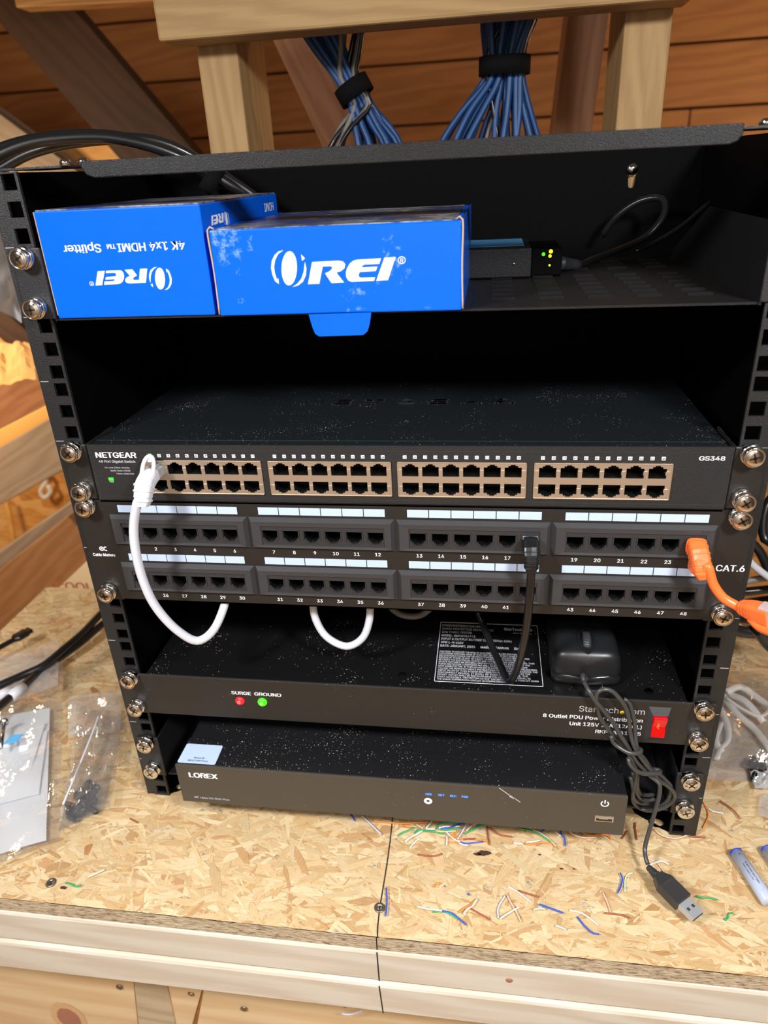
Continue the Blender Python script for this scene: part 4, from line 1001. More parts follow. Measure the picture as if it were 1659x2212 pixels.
# orange cable: boot in jack 24, short lead, second boot with clear plug
JX, JZ = -217.5+109.95*3+15.6+15.85*5, -236.3-13.4
oc = thing('patch_cable', (JX, -20, -260), 'short orange patch cable plugged into jack 24 with its loose end at the right', 'network cable')
mb = MB(); mb.box(JX-5.4, JX+5.4, -9, 8, JZ-3.4, JZ+3.4); mb.build('plug', 'clearplug', oc, bevel=.3)
bp = [Vector((JX, -5.5, JZ+.3)), Vector((JX, -9.5, JZ+.2)), Vector((JX+.3, -13.5, JZ-1.6)), Vector((JX+1.0, -17, JZ-5.0)), Vector((JX+1.8, -19.5, JZ-9.2)), Vector((JX+2.6, -21, JZ-13.4)), Vector((JX+3.2, -21.8, JZ-16.6))]
pr = [(6.2,5.4),(6.3,5.6),(6.3,5.6),(6.2,5.4),(6.0,5.2),(5.4,4.6),(3.6,3.4)]
mb = MB(); boot(mb, bp, pr); mb.build('boot', 'orange', oc, bevel=.3)
mb = MB()
for f in (.10, .24, .40, .50, .60, .70, .80):
    i = f*6; a = bp[int(i)].lerp(bp[int(i)+1], i % 1); j = min(6, int(i)+1); d_ = (bp[j]-bp[int(i)]).normalized()
    boot(mb, [a-d_*.55, a+d_*.55], [(pr[j][0]+.45, pr[j][1]+.6)]*2)
mb.box(JX-4.5, JX-1.5, -20, -11, JZ-14, JZ-6)
mb.build('boot_rib', 'orange', oc, bevel=.25)
cp = [bp[-1]+Vector((-.4,.5,1)), at(1528,1222,1,-23), at(1541,1262,1,-25), at(1563,1292,1,-28), at(1590,1308,1,-31), at(1606,1318,1,-33)]
mb = MB(); mb.tube(cp, 3.2, 14, step=3); mb.build('jacket', 'orange', oc)
e0 = at(1596,1310,1,-32); e1 = at(1665,1330,1,-47); d_ = (e1-e0)
mb = MB(); q = [e0+d_*f for f in (0, .12, .3, .5, .75, 1.0)]
def boot2(mb, P, prof, up, mi=0, n=16, sq=.5):
    vs = []
    for i, p in enumerate(P):
        t = (P[min(i+1, len(P)-1)]-P[max(i-1, 0)]).normalized(); u = (up-t*t.dot(up)).normalized(); w_ = t.cross(u); a, b = prof[i]
        for k in range(n):
            th = 2*math.pi*k/n; c, s = math.cos(th), math.sin(th)
            vs.append(p+u*(math.copysign(abs(c)**sq, c)*a)+w_*(math.copysign(abs(s)**sq, s)*b))
    fs = [(i*n+k, i*n+(k+1) % n, (i+1)*n+(k+1) % n, (i+1)*n+k) for i in range(len(P)-1) for k in range(n)]+[tuple(range(n))[::-1], tuple((len(P)-1)*n+k for k in range(n))]
    mb.add(vs, fs, mi)
UPo = Vector((.25,-.45,.9))
boot2(mb, q, [(3.6,3.6),(4.6,4.2),(5.6,5.2),(6.2,5.8),(6.6,6.0),(6.6,6.0)], UPo)
for f in (.1, .2, .3, .4): boot2(mb, [e0+d_*(f-.025), e0+d_*(f+.025)], [(4.2+4*f, 4+4*f)]*2, UPo)
mb.tube([e0+d_*.35+Vector((0,-3,-5)), e0+d_*.6+Vector((1,-6,-8)), e0+d_*1.0+Vector((2,-8,-8))], [2.5,3,3.2], 8, step=3)
mb.build('free_boot', 'orange', oc, bevel=.3)
mb = MB(); boot2(mb, [e0+d_*.72, e0+d_*1.35], [(7.2,4.8)]*2, UPo, sq=.25)
mb.build('free_plug', 'clearplug', oc, bevel=.4)

# ------------------------------------------------------------------ mouse with bundled cable
ms = thing('computer_mouse', (147, 55, -388.5), 'black wired mouse resting on the power strip with its cable hanging in a bundle', 'mouse')
PT = -389.0
def shell(x0, y0, wdt, L, H, zb_, n1=30, n2=26, scl=1.0):
    vs = []; fs = []
    for i in range(n1+1):
        t = i/n1; y = y0+L*t
        ww = wdt/2*scl*(1-.03*math.exp(-((t-.55)/.16)**2))*min(1, (1-(1-min(1, t/.10))**2.6)**.38 if t < .10 else 1)*(1 if t < .90 else max(0, 1-((t-.90)/.10)**2.4)**.5 if t < 1 else 0)
        ww = max(ww, .5)
        hh = (H*(.80+.20*math.sin(math.pi*min(1, (t*.86+.07)))))*(1 if t > .07 else .72+.28*(t/.07)**.5)*(1 if t < .85 else max(.02, max(0, 1-((t-.85)/.15)**2)**.5))
        for k in range(n2+1):
            a = math.pi*k/n2; c, s = math.cos(a), math.sin(a)
            vs.append((x0-math.copysign(abs(c)**.42, c)*ww, y, zb_+hh*abs(s)**.38))
    m = n2+1
    for i in range(n1):
        for k in range(n2): fs.append((i*m+k, (i+1)*m+k, (i+1)*m+k+1, i*m+k+1))
        fs.append((i*m, i*m+n2, (i+1)*m+n2, (i+1)*m))
    fs.append(tuple(range(m))); fs.append(tuple(n1*m+k for k in range(m))[::-1])
    return vs, fs
MX = 147.5
vs, fs = shell(MX, 12, 53.5, 80, 33, PT+1.0)
mb = MB(); mb.add(vs, fs, 0, True); o = mb.build('body', 'mouse', ms)
vs, fs = shell(MX, 11.2, 54.6, 81.6, 11.5, PT+.2, scl=1.0)
mb = MB(); mb.add(vs, fs, 0, True); mb.build('base', 'mousegloss', ms)
def mtop(y):      # height of the shell crown at y
    t = (y-12)/80; return PT+1+33*(.80+.20*math.sin(math.pi*min(1, (t*.86+.07))))*(1 if t > .07 else .72+.28*(max(0, t)/.07)**.5)
mb = MB(); pts = [Vector((MX, y, mtop(y)+.1)) for y in (12.6, 13, 14, 15, 17)]; poly_line(pts, .8, Vector((0,-.3,1)), mb)
pts = [Vector((MX, y, mtop(y)+.1)) for y in (46, 50, 58, 68)]; poly_line(pts, .8, Z, mb); mb.build('button_gap', 'hole', ms)
mb = MB()
ring_o = [(7.6*math.sin(a)*(1 if math.cos(a) > 0 else 1), 17*math.cos(a)) for a in [2*math.pi*k/28 for k in range(28)]]
vs = [(MX+u, 31+v*.9, mtop(31+v*.9)+.5-abs(u)*.02) for u, v in ring_o]+[(MX+u*.72, 31+v*.72, mtop(31+v*.72)+.9) for u, v in ring_o]+[(MX+u*.6, 31+v*.65, mtop(31+v*.65)-.6) for u, v in ring_o]
n = 28; mb.add(vs, [(i, (i+1) % n, n+(i+1) % n, n+i) for i in range(n)]+[(n+i, n+(i+1) % n, 2*n+(i+1) % n, 2*n+i) for i in range(n)], 0, True); mb.build('wheel_bezel', 'mousegloss', ms)
mb = MB(); mb.lathe((MX, 31, mtop(31)-6.5), X, [(8.0, -3.3), (10.2, -2.8), (10.6, 0), (10.2, 2.8), (8.0, 3.3)], 32)
for k in range(32):
    a = 2*math.pi*k/32; c = Vector((MX, 31+10.6*math.cos(a), mtop(31)-6.5+10.6*math.sin(a)))
    mb.box(c.x-2.8, c.x+2.8, c.y-.25, c.y+.25, c.z-.25, c.z+.25)
mb.build('scroll_wheel', 'rubber', ms)
ZM = lambda pts, y, dz=0: [(1220+a/5.027, 1440+b/5.027, y+(q[0] if q else 0)) for a, b, *q in pts]
mb = MB(); c0_ = at(1258, 1452, 1, 12); 
sr = [Vector((MX-1.5, 13, PT+8)), at(1259,1460,1,6), at(1261,1472,1,1)]
mb.tube(sr, [2.6, 2.3, 1.7], 12, step=1)
for f in (.25, .45, .65, .85):
    a = sr[0].lerp(sr[2], f); d2 = (sr[2]-sr[0]).normalized(); mb.tube([a-d2*.35, a+d2*.35], 3.0-f*.9, 12, raw=True)
mb.build('strain_relief', 'rubber', ms)
S = [
 [(205,160,1),(235,215,-3),(265,270,-7),(330,370,-9),(400,450,-10),(470,540,-10),(545,640,-10),(600,740,-11),(660,830,-13),(720,930,-13),(790,1040,-12),(860,1110,-12),(930,1190,-12),(1010,1250,-14),(1032,1300,-16),(1025,1400,-18),(1000,1500,-20),(960,1640,-22),(925,1760,-24),(890,1880,-28),(870,1980,-32),(880,2080,-38),(905,2150,-42)],
 [(720,940,-10),(640,870,-8),(540,760,-7),(440,640,-7),(385,560,-7),(365,480,-7),(350,400,-8),(338,330,-8),(365,270,-8),(440,245,-7),(520,270,-7),(590,340,-8),(650,420,-9),(680,500,-9),(700,600,-9),(710,720,-9),(740,830,-12),(780,920,-14),(850,1020,-14),(920,1110,-13),(1020,1230,-10),(1110,1290,-8),(1180,1360,-6),(1192,1420,-5),(1150,1480,-4),(1060,1535,-3),(930,1562,0),(820,1540,2),(750,1480,0),(735,1400,-4),(750,1300,-6),(778,1200,-8),(768,1100,-10),(720,1000,-12),(690,940,-12)],
 [(500,750,-12),(530,830,-13),(600,885,-15),(680,930,-17),(760,945,-17),(815,932,-15),(830,905,-12),(795,885,-9)],
 [(640,350,-6),(700,395,-6),(735,500,-7),(758,620,-7),(765,740,-8),(775,840,-11),(805,930,-12),(870,1010,-11),(950,1130,-9),(1040,1180,-7),(1110,1250,-5),(1150,1300,-4),(1145,1400,-3),(1095,1480,-1),(1000,1540,1)],
 [(690,985,-12),(700,1050,-15),(760,1120,-17),(850,1160,-17),(950,1160,-15),(1035,1150,-11),(1020,1122,-8),(940,1112,-7)],
 [(795,1150,-6),(785,1270,-4),(805,1360,0),(870,1395,4),(965,1388,8)],
 [(740,1150,-6),(762,1260,-4),(780,1370,-2),(825,1435,1),(900,1455,4),(975,1438,6)],
 [(715,1200,-7),(738,1330,-5),(748,1430,-3),(810,1478,0),(905,1490,4)]]
mb = MB()
for s_ in S: mb.tube([at(1220+a/5.027, 1440+b/5.027, 1, d) for a, b, d in s_], 1.75, 9, step=3)
mb.build('cable', 'greycable', ms)
# plug
z0_ = -519
a0 = at(1402,1878,2,z0_+1); a1 = at(1412,1888,2,z0_); b0 = at(1421,1898,2,z0_); b1_ = at(1461,1938,2,z0_-1); c1 = at(1490,1961,2,z0_-2)
dd = (at(1478,1950,2,z0_-2)-at(1425,1897,2,z0_)).normalized()
P0 = at(1421,1894,2,z0_)
mb = MB(); mb.tube([P0-dd*10, P0-dd*5, P0], [2.2, 2.9, 3.6], 12, step=1.2)
for f in (2, 4, 6, 8): mb.tube([P0-dd*(f+.4), P0-dd*(f-.4)], 4.1-f*.17, 12, raw=True)
side = dd.cross(Z).normalized(); nz = side.cross(dd)
def slab(mb, o_, L0, L1, hw0, hw1, hz0, hz1, mi=0):
    v = []
    for L_, w_, h_ in ((L0, hw0, hz0), (L1, hw1, hz1)):
        for a, b in ((-1,-1),(1,-1),(1,1),(-1,1)): v.append(o_+dd*L_+side*a*w_+nz*b*h_)
    mb.add(v, [(3,2,1,0),(4,5,6,7),(0,1,5,4),(1,2,6,5),(2,3,7,6),(3,0,4,7)], mi)
slab(mb, P0, -1, 6, 3.6, 7.6, 3.4, 4.2); slab(mb, P0, 6, 24, 7.6, 7.6, 4.2, 4.2); up_ = mb.build('plug_body', 'rubber', ms, bevel=1.0)
up_.data.materials[0] = M['plugbody']
mb = MB(); slab(mb, P0, 24, 37, 6.1, 6.1, 2.3, 2.3); mb.build('plug_shell', 'plugshell', ms, bevel=.3)
mb = MB()
for f, w_ in ((29, -2.6), (29, 2.6)): slab(mb, P0+nz*2.35+side*w_, f, f+2.4, 1.1, 1.1, .05, .05)
slab(mb, P0, 36.9, 37.3, 5.4, 5.4, .9, .9)
slab(mb, P0+nz*4.2+side*0, 8, 8.4, 4.5, 4.5, .1, .1); mb.build('plug_recess', 'rubber', ms)

# ------------------------------------------------------------------ thick black cable coil, upper left
co = thing('cable_coil', (-240, 170, 0), 'coil of thick glossy black cable draped over the upper left of the rack', 'cable')
arcs = [[(-60,372,120),(0,334,130),(70,308,140),(150,298,150),(230,297,160),(310,312,170),(380,336,180),(440,366,190),(500,402,200),(545,428,210)],
        [(-60,400,150),(0,366,155),(60,333,160),(140,311,165),(240,300,170),(330,304,180),(400,330,190),(460,366,200),(520,404,205),(570,440,210)],
        [(-60,350,190),(10,318,190),(80,300,195),(170,291,200),(260,296,205),(340,318,210),(400,350,215),(450,385,220),(490,420,225)]]
for a in arcs: tube_px(a, 4.6, 8, 12).build('cable_turn', 'thickcable', co)
c = at(458, 388, 1, 196); d_ = (at(475,402,1,198)-at(440,372,1,194)).normalized()
mb = MB(); mb.tube([c-d_*6, c+d_*6], 12.5, 12, raw=True, flat=.8); mb.build('tie_wrap', 'velcro', co)
c = at(180, 318, 1, 175)

# ------------------------------------------------------------------ blue network cable bundles
def bundle(name, lab, strap, tops, bots, n_blue, n_grey, depth, seed, tw, spread_mid, strap_h, tilt):
    t = thing(name, at(*strap, 1, depth), lab, 'cable bundle', 'blue cable bundles between the posts')
    r = random.Random(seed)
    for i in range(n_blue+n_grey):
        f = (i+.5)/(n_blue+n_grey) if i < n_blue+n_grey else 0
        blue = i < n_blue; fb = (i % n_blue)/max(1, n_blue-1) if blue else r.random()
        tl = tops['blue' if blue else 'grey']; bl = bots['blue' if blue else 'grey']
        xt = tl[0]+(tl[1]-tl[0])*fb+r.uniform(-6, 6); xb = bl[0]+(bl[1]-bl[0])*((fb+r.uniform(-.15, .15)) if blue else r.random())
        ms_ = spread_mid*(fb-.5)+r.uniform(-6, 6); dy = r.uniform(-11, 11)
        m0 = (strap[0]-tilt[0]*.14+ms_, strap[1]-tilt[1]*.14, depth+dy*.7); m1 = (strap[0]+tilt[0]*.14+ms_, strap[1]+tilt[1]*.14, depth+dy*.7)
        q = [(xt, tops['y'], depth+dy*1.4), ((xt+m0[0])/2+r.uniform(-3,3), (tops['y']+m0[1])/2, depth+dy), m0, m1, ((xb*.55+m1[0]*.45)+r.uniform(-4,4), (bots['y']+m1[1])/2, depth+dy), (xb, bots['y'], depth+dy*1.5), (xb+(xb-m1[0])*.4, bots['y']+100, depth+dy*1.6)]
        tube_px(q, 3.1 if blue else 2.5, 10, 8).build('cable', 'bluewire' if blue else ('greywire' if r.random() < .8 else 'blackcable'), t)
    c = at(*strap, 1, depth); a = at(strap[0]+tilt[0]*.2, strap[1]+tilt[1]*.2, 1, depth); ax = (a-c).normalized()
    sd = ax.cross(Y).normalized(); mb = MB(); n = 28; vs = []
    for j, h in enumerate((-strap_h, strap_h)):
        for rr in (1, .9):
            for k in range(n):
                th = 2*math.pi*k/n; vs.append(c+ax*h*.5+sd*math.cos(th)*tw*rr+Y*math.sin(th)*19*rr)
    fs = []
    for k in range(n):
        e = (k+1) % n; fs += [(k, e, 2*n+e, 2*n+k), (n+k, 3*n+k, 3*n+e, n+e), (k, n+k, n+e, e), (2*n+k, 2*n+e, 3*n+e, 3*n+k)]
    mb.add(vs, fs, 0, True); mb.build('strap', 'velcro', t); return t
bundle('cable_bundle', 'slanting bundle of blue and grey network cables with black strap, left of centre', (765,196), {'blue':(648,722),'grey':(735,785),'y':55}, {'blue':(785,868),'grey':(712,800),'y':318}, 13, 8, 320, 4, 17.5, 44, 15, (110, 200))
bundle('cable_bundle', 'upright bundle of blue network cables with black strap, beside the right post', (1090,142), {'blue':(1046,1172),'grey':(1108,1140),'y':10}, {'blue':(965,1150),'grey':(1040,1120),'y':315}, 22, 4, 320, 9, 23.5, 74, 15, (-6, 200))
# a few stray strands leaving each bundle

# ================================================================== THINGS LYING ON THE BENCH
TB = TZ+.4
# left: clear bag with folded white papers
pbg = thing('document_bag', (-380, 20, TZ), 'large clear plastic bag with white folded papers, left edge of the bench', 'bag')
def on_table(px, py, h=0): return at(px, py, 2, TZ+h)
lay = [((0,1846),(100,1816),(108,1530),(-20,1560),4), ((-30,1760),(84,1716),(102,1578),(-30,1600),7), ((-30,1700),(60,1690),(98,1560),(-30,1590),9)]
for j, (a, b, c, d, h) in enumerate(lay):
    q = [on_table(a[0]-60*(j > 0)-30, a[1]+8, h), on_table(*b, h), on_table(*c, h+2), on_table(d[0]-40, d[1], h+2)]
    vs, fs = sheet(16, 16, q, 3.2, 12, 3+j*3); o = MB().add(vs, fs, 0, True).build('folded_paper', 'paper', pbg)
q = [on_table(-60, 1905, 5), on_table(134, 1828, 5), on_table(140, 1440, 8), on_table(-60, 1500, 8)]
vs, fs = sheet(26, 26, q, 9, 16, 9); MB().add([(v[0], v[1], v[2]+6) for v in vs], fs, 0, True).build('bag_film', 'bag', pbg)
q = [on_table(-60, 1560, 12), on_table(128, 1490, 10), on_table(130, 1395, 9), on_table(-60, 1440, 12)]
vs, fs = sheet(16, 10, q, 8, 18, 19); MB().add([(v[0], v[1], v[2]+6) for v in vs], fs, 0, True).build('bag_mouth', 'bagmilky', pbg)
# blue tag and bolt on the bag
q = [on_table(8,1608,26), on_table(34,1592,26), on_table(30,1570,27), on_table(4,1585,27)]
tg = thing('blue_tag', q[0], 'small light blue folded tag lying on the document bag', 'tag'); mb = MB(); mb.prism([(0,0),(12,4),(12,15),(1,12)], (q[0], X, Y), 1.0); mb.build('tag', 'tagblue', tg)
bl = thing('bolt', on_table(5,1600,25), 'pale bolt lying beside the light blue tag at the left edge', 'bolt')
mb = MB(); a, b = on_table(2,1615,27), on_table(9,1562,27); mb.tube([a, b], 2.0, 10, raw=True); mb.build('shank', 'steel', bl); mb = MB(); dd_ = (b-a).normalized(); mb.tube([b, b+dd_*3], 4.2, 12, raw=True); mb.build('bolt_head', 'steel', bl)
# small bag with black screws and a white tie
sb = thing('screw_bag', (-300, 20, TZ), 'small clear bag with a pile of black screws at the left foot of the rack', 'bag')
q = [on_table(122,1722,1), on_table(158,1806,1), on_table(250,1728,1), on_table(272,1556,1), on_table(182,1540,1)]
vs, fs = sheet(24, 24, [on_table(128,1806,6), on_table(240,1752,8), on_table(278,1552,10), on_table(176,1530,10)], 11, 26, 31)
MB().add([(v[0], v[1], v[2]+4) for v in vs], fs, 0, True).build('bag_film', 'bag', sb)
vs, fs = sheet(24, 24, [on_table(126,1796,1), on_table(224,1750,1), on_table(268,1556,1), on_table(180,1536,1)], 1.5, 20, 41)
MB().add(vs, fs, 0, True).build('bag_back', 'bag', sb)
vs, fs = sheet(14, 14, [on_table(150,1600,3), on_table(262,1590,3), on_table(265,1500,4), on_table(150,1512,4)], 6, 24, 51)
MB().add([(v[0], v[1], v[2]+5) for v in vs], fs, 0, True).build('bag_mouth', 'bagmilky', sb)
tie = thing('cable_tie', on_table(175,1640,22), 'thin white plastic tie inside the small screw bag', 'cable tie')
mb = MB(); mb.tube([on_table(214,1545,20), on_table(185,1620,22), on_table(160,1680,20), on_table(136,1738,16)], 1.5, 8, step=5, flat=.6); mb.build('tie', 'white', tie)
rs_ = random.Random(5); first = None
for i in range(12):
    px_ = 150+rs_.uniform(0, 44); py_ = 1786-(px_-132)*.61-rs_.uniform(6, 60)
    c = on_table(px_, py_, 4+rs_.uniform(0, 5)); a = rs_.uniform(0, 6.28)
    if first is None:
        t = thing('black_screw', c); mb = MB(); mb.lathe(c, X, [(4.6, -2.6), (4.9, -1.6), (4.4, 0), (2.6, 1.5)], 16); mb.build('screw_head', 'blackcable', t)
        mb = MB(); mb.lathe(c, X, [(2.3, 1.4), (2.3, 11), (1.4, 12)], 10)
        for k in range(7): mb.lathe(c+X*(2.5+k*1.25), X, [(2.2, 0), (2.8, .4), (2.2, .8)], 10)
        mb.build('thread', 'blackcable', t); first = t
    else:
        t = first.copy(); COL.objects.link(t)
        for ch in first.children: c2 = ch.copy(); COL.objects.link(c2); c2.parent = t
        t.location = W(c)
    t.rotation_euler = (0, rs_.uniform(-.5, .5), a)
    tag(t, 'black screw in the heap at the bottom of the small clear bag', 'screw', 'black screws in the small bag')
# black cables crossing on the left with white wrap labels
lc1 = thing('display_cable', on_table(100,1400,20), 'thick black cable running from behind the rack to the left edge, the upper one', 'cable')
A_ = lambda x, y, h: at(x, y, 2, TZ+h)
mb = MB(); mb.tube([A_(262,1290,30), A_(222,1322,28), A_(180,1366,26), A_(140,1400,24), A_(95,1437,22), A_(50,1458,22), A_(5,1478,24), A_(-50,1500,26)], 4.6, 12, step=8); mb.build('jacket', 'thickcable', lc1)
lc2 = thing('display_cable', on_table(100,1440,20), 'thick black cable crossing under the other on the left, with white wrap labels', 'cable')
mb = MB(); mb.tube([A_(262,1318,22), A_(222,1348,20), A_(170,1392,18), A_(115,1430,16), A_(80,1455,18), A_(48,1484,22), A_(10,1516,26), A_(-40,1560,30)], 4.6, 12, step=8); mb.build('jacket', 'thickcable', lc2)
def wrap(pa, pb_, r, par, txt):
    a, b = pa, pb_; mb = MB(); mb.tube([a, b], r, 16, raw=True); mb.build('wrap_label', 'white', par)
    if txt:
        d = (b-a).normalized(); s = d.cross(Z).normalized(); mb = MB()
        put_text(mb, txt, ((a+b)/2-d*2+s*(-2.2)-Y*r*.55+Z*r*.83+d*3, -s.cross(Z).normalized()*-1 if False else d*-1, s), 8, 3.5, 'c', lift=.3); mb.build('label_print', 'ink', par)
wrap(A_(50,1483,22.5), A_(20,1506,25.5), 5.6, lc2, None)
wrap(A_(22,1490,23.6), A_(-6,1505,25), 5.0, lc1, None)
a = A_(38,1492,29.5); mb = MB(); put_text(mb, 'XT', (a, (A_(20,1506,29.5)-A_(50,1483,29.5)).normalized()*-1, Vector((.5,.8,.2)).normalized()), 7, 3.4, 'c', lift=.4); mb.build('label_print', 'ink', lc2)
us = thing('usb_lead', on_table(30,1380,25), 'thin black lead with a flat black plug pointing right, left edge of the bench', 'cable')
mb = MB(); mb.tube([A_(-40,1420,25), A_(0,1398,25), A_(30,1382,25)], 3.2, 10, step=6); mb.build('lead', 'blackcable', us)
mb = MB(); p0_, p1_ = A_(28,1382,25), A_(66,1360,25); boot2(mb, [p0_, p0_.lerp(p1_, .2), p0_.lerp(p1_, .75)], [(3.4,3),(7,3.6),(7,3.6)], (p1_-p0_).normalized().cross(Z)); mb.build('plug', 'blackcable', us, bevel=.5)
mb = MB(); boot2(mb, [p0_.lerp(p1_, .75), p1_], [(5.4,2.4)]*2, (p1_-p0_).normalized().cross(Z), sq=.25); mb.build('plug_shell', 'blackcable', us, bevel=.3)

# right: bag of white straps, silver bag, cable tangle
vs, fs = sheet(24, 24, [on_table(1500,1680,3), on_table(1720,1690,3), on_table(1720,1500,6), on_table(1560,1470,6)], 16, 18, 61)
cb = thing('strap_bag', on_table(1600,1600,0), 'clear plastic bag holding a loose loop of white straps, right of the rack', 'bag')
MB().add([(v[0], v[1], v[2]+14) for v in vs], fs, 0, True).build('bag_film', 'bag', cb)
MB().add([(v[0], v[1], v[2]*0+TZ+1.5) for v in vs], fs, 0, True).build('bag_back', 'bagmilky', cb)
wsb = thing('white_strap', on_table(1600,1560,8), 'soft white strap coiled loosely inside the clear bag right of the rack', 'strap')
for pts in ([(1570,1495,14),(1600,1484,16),(1640,1510,14),(1662,1530,14),(1640,1548,12),(1600,1530,12),(1568,1508,12)], [(1560,1500,8),(1590,1540,10),(1630,1575,10),(1665,1620,10)], [(1556,1530,8),(1572,1570,9),(1572,1600,8),(1556,1618,7),(1548,1640,6)], [(1575,1500,10),(1610,1515,16),(1650,1560,10)], [(1558,1560,6),(1546,1600,6),(1560,1625,6)]):
    mb = MB(); mb.tube([A_(x, y, h) for x, y, h in pts], 3.4, 10, step=6, flat=.55); mb.build('strap_turn', 'whitebag', wsb)
sv = thing('silver_bag', on_table(1650,1690,0), 'small crinkled silver grey bag at the right edge', 'bag')
vs, fs = sheet(16, 12, [on_table(1628,1712,1), on_table(1720,1716,1), on_table(1720,1668,2), on_table(1616,1672,2)], 11, 60, 71); MB().add([(v[0], v[1], v[2]+5) for v in vs], fs).build('bag_film', 'bagsilver', sv)
rs_ = random.Random(8)
for i in range(5):
    c = on_table(1636+rs_.uniform(-12, 26), 1655+rs_.uniform(-12, 10), 8+rs_.uniform(0, 6))
    t = first.copy(); COL.objects.link(t)
    for ch in first.children: c2 = ch.copy(); COL.objects.link(c2); c2.parent = t
    t.location = W(c); t.rotation_euler = (0, .3, rs_.uniform(0, 6)); tag(t, 'black screw lying above the silver grey bag at the right edge', 'screw', 'black screws at the right edge')
vs, fs = sheet(14, 10, [on_table(1634,1768,1), on_table(1720,1800,1), on_table(1720,1716,2), on_table(1640,1722,2)], 9, 30, 81)
bb = thing('clear_bag', on_table(1660,1760,0), 'corner of an empty clear bag at the right edge above the two batteries', 'bag'); MB().add([(v[0], v[1], v[2]+3) for v in vs], fs, 0, True).build('bag_film', 'bagmilky', bb)
def rcab(name, pts, r, m_, lab, grp='cables behind the right side of the rack'):
    t = thing(name, at(pts[0][0], pts[0][1], 1, pts[0][2]), lab, 'cable', grp)
    tube_px(pts, r, 8, 10).build('jacket', m_, t)
rcab('cable', [(1700,1040,150),(1655,1095,140),(1652,1165,130),(1700,1175,120)], 4, 'thickcable', 'black cable curving in at the right edge above the white one')
rcab('cable', [(1610,1160,190),(1640,1190,185),(1665,1240,180),(1700,1300,180)], 4.5, 'thickcable', 'straight black cable slanting down right, right of the CAT.6 print')
rcab('cable', [(1610,1205,150),(1640,1232,150),(1700,1275,150)], 3.3, 'whitecable', 'white cable slanting down at the right edge, right of the CAT.6 print')
rcab('cable', [(1590,1262,160),(1640,1250,160),(1700,1245,160)], 3.2, 'greywire', 'pale grey cable running level above the orange plug')
rcab('cable', [(1585,1280,200),(1640,1275,200),(1700,1268,200)], 4.4, 'thickcable', 'black cable running level just above the orange plug')
rcab('cable', [(1570,1310,220),(1640,1298,210),(1700,1290,200)], 4.4, 'thickcable', 'black cable behind the orange plug')
rcab('cable', [(1560,1345,190),(1600,1362,190),(1650,1365,190),(1700,1360,190)], 7, 'thickcable', 'thick black cable below the orange plug')
rcab('cable', [(1638,1350,120),(1662,1385,120),(1700,1420,120)], 8, 'thickcable', 'thick black cable end sloping down at the right edge')
rcab('cable', [(1600,1330,240),(1640,1335,240),(1700,1330,240)], 8, 'thickcable', 'second thick black cable behind the orange plug')

# batteries
def battery(px0, py0, dx, dy, lab):
    a = at(px0, py0, 2, TZ+5.6); b = at(px0+dx, py0+dy, 2, TZ+5.6); d = (b-a).normalized()
    t = thing('battery', a, lab, 'battery', 'batteries at the right edge'); r = 5.25
    mb = MB(); mb.lathe(a, d, [(r, 1.6), (r, 44.5), (r-.5, 45)], 28); mb.build('sleeve', 'battery', t)
    mb = MB(); mb.lathe(a, d, [(r-.6, 0), (r+.05, .5), (r+.06, 2.0)], 28); mb.build('blue_ring', 'blueink', t)
    mb = MB(); mb.lathe(a, d, [(1.9, -1.0), (1.9, .2)], 16); mb.build('terminal', 'steel', t)
    s = Z.cross(d).normalized(); mb = MB(); n_ = (Z*.8-Y*.6); n_ = (n_-d*n_.dot(d)).normalized(); s = n_.cross(d)
    o_ = a+n_*(r+.12)
    put_text(mb, 'ALKALINE BATTERY', (o_+d*13-s*.2, d, s), 20, 1.1, lift=.1); put_text(mb, 'AAA LR03 1.5V', (o_+d*14-s*2.4-n_*.45, d, s), 15, 1.1, lift=.1)
    put_text(mb, '+', (o_+d*5-s*.8, d, s), 2, 1.6, lift=.1); put_text(mb, '-', (o_+d*38-s*.8, d, s), 2, .6, lift=.1); mb.build('print', 'ink', t)
battery(1589, 1840, 62, 95, 'pale blue battery with a dark blue ring, the nearer one by the silver plug')
battery(1656, 1833, 62, 95, 'second pale blue battery, cut off by the right picture edge')

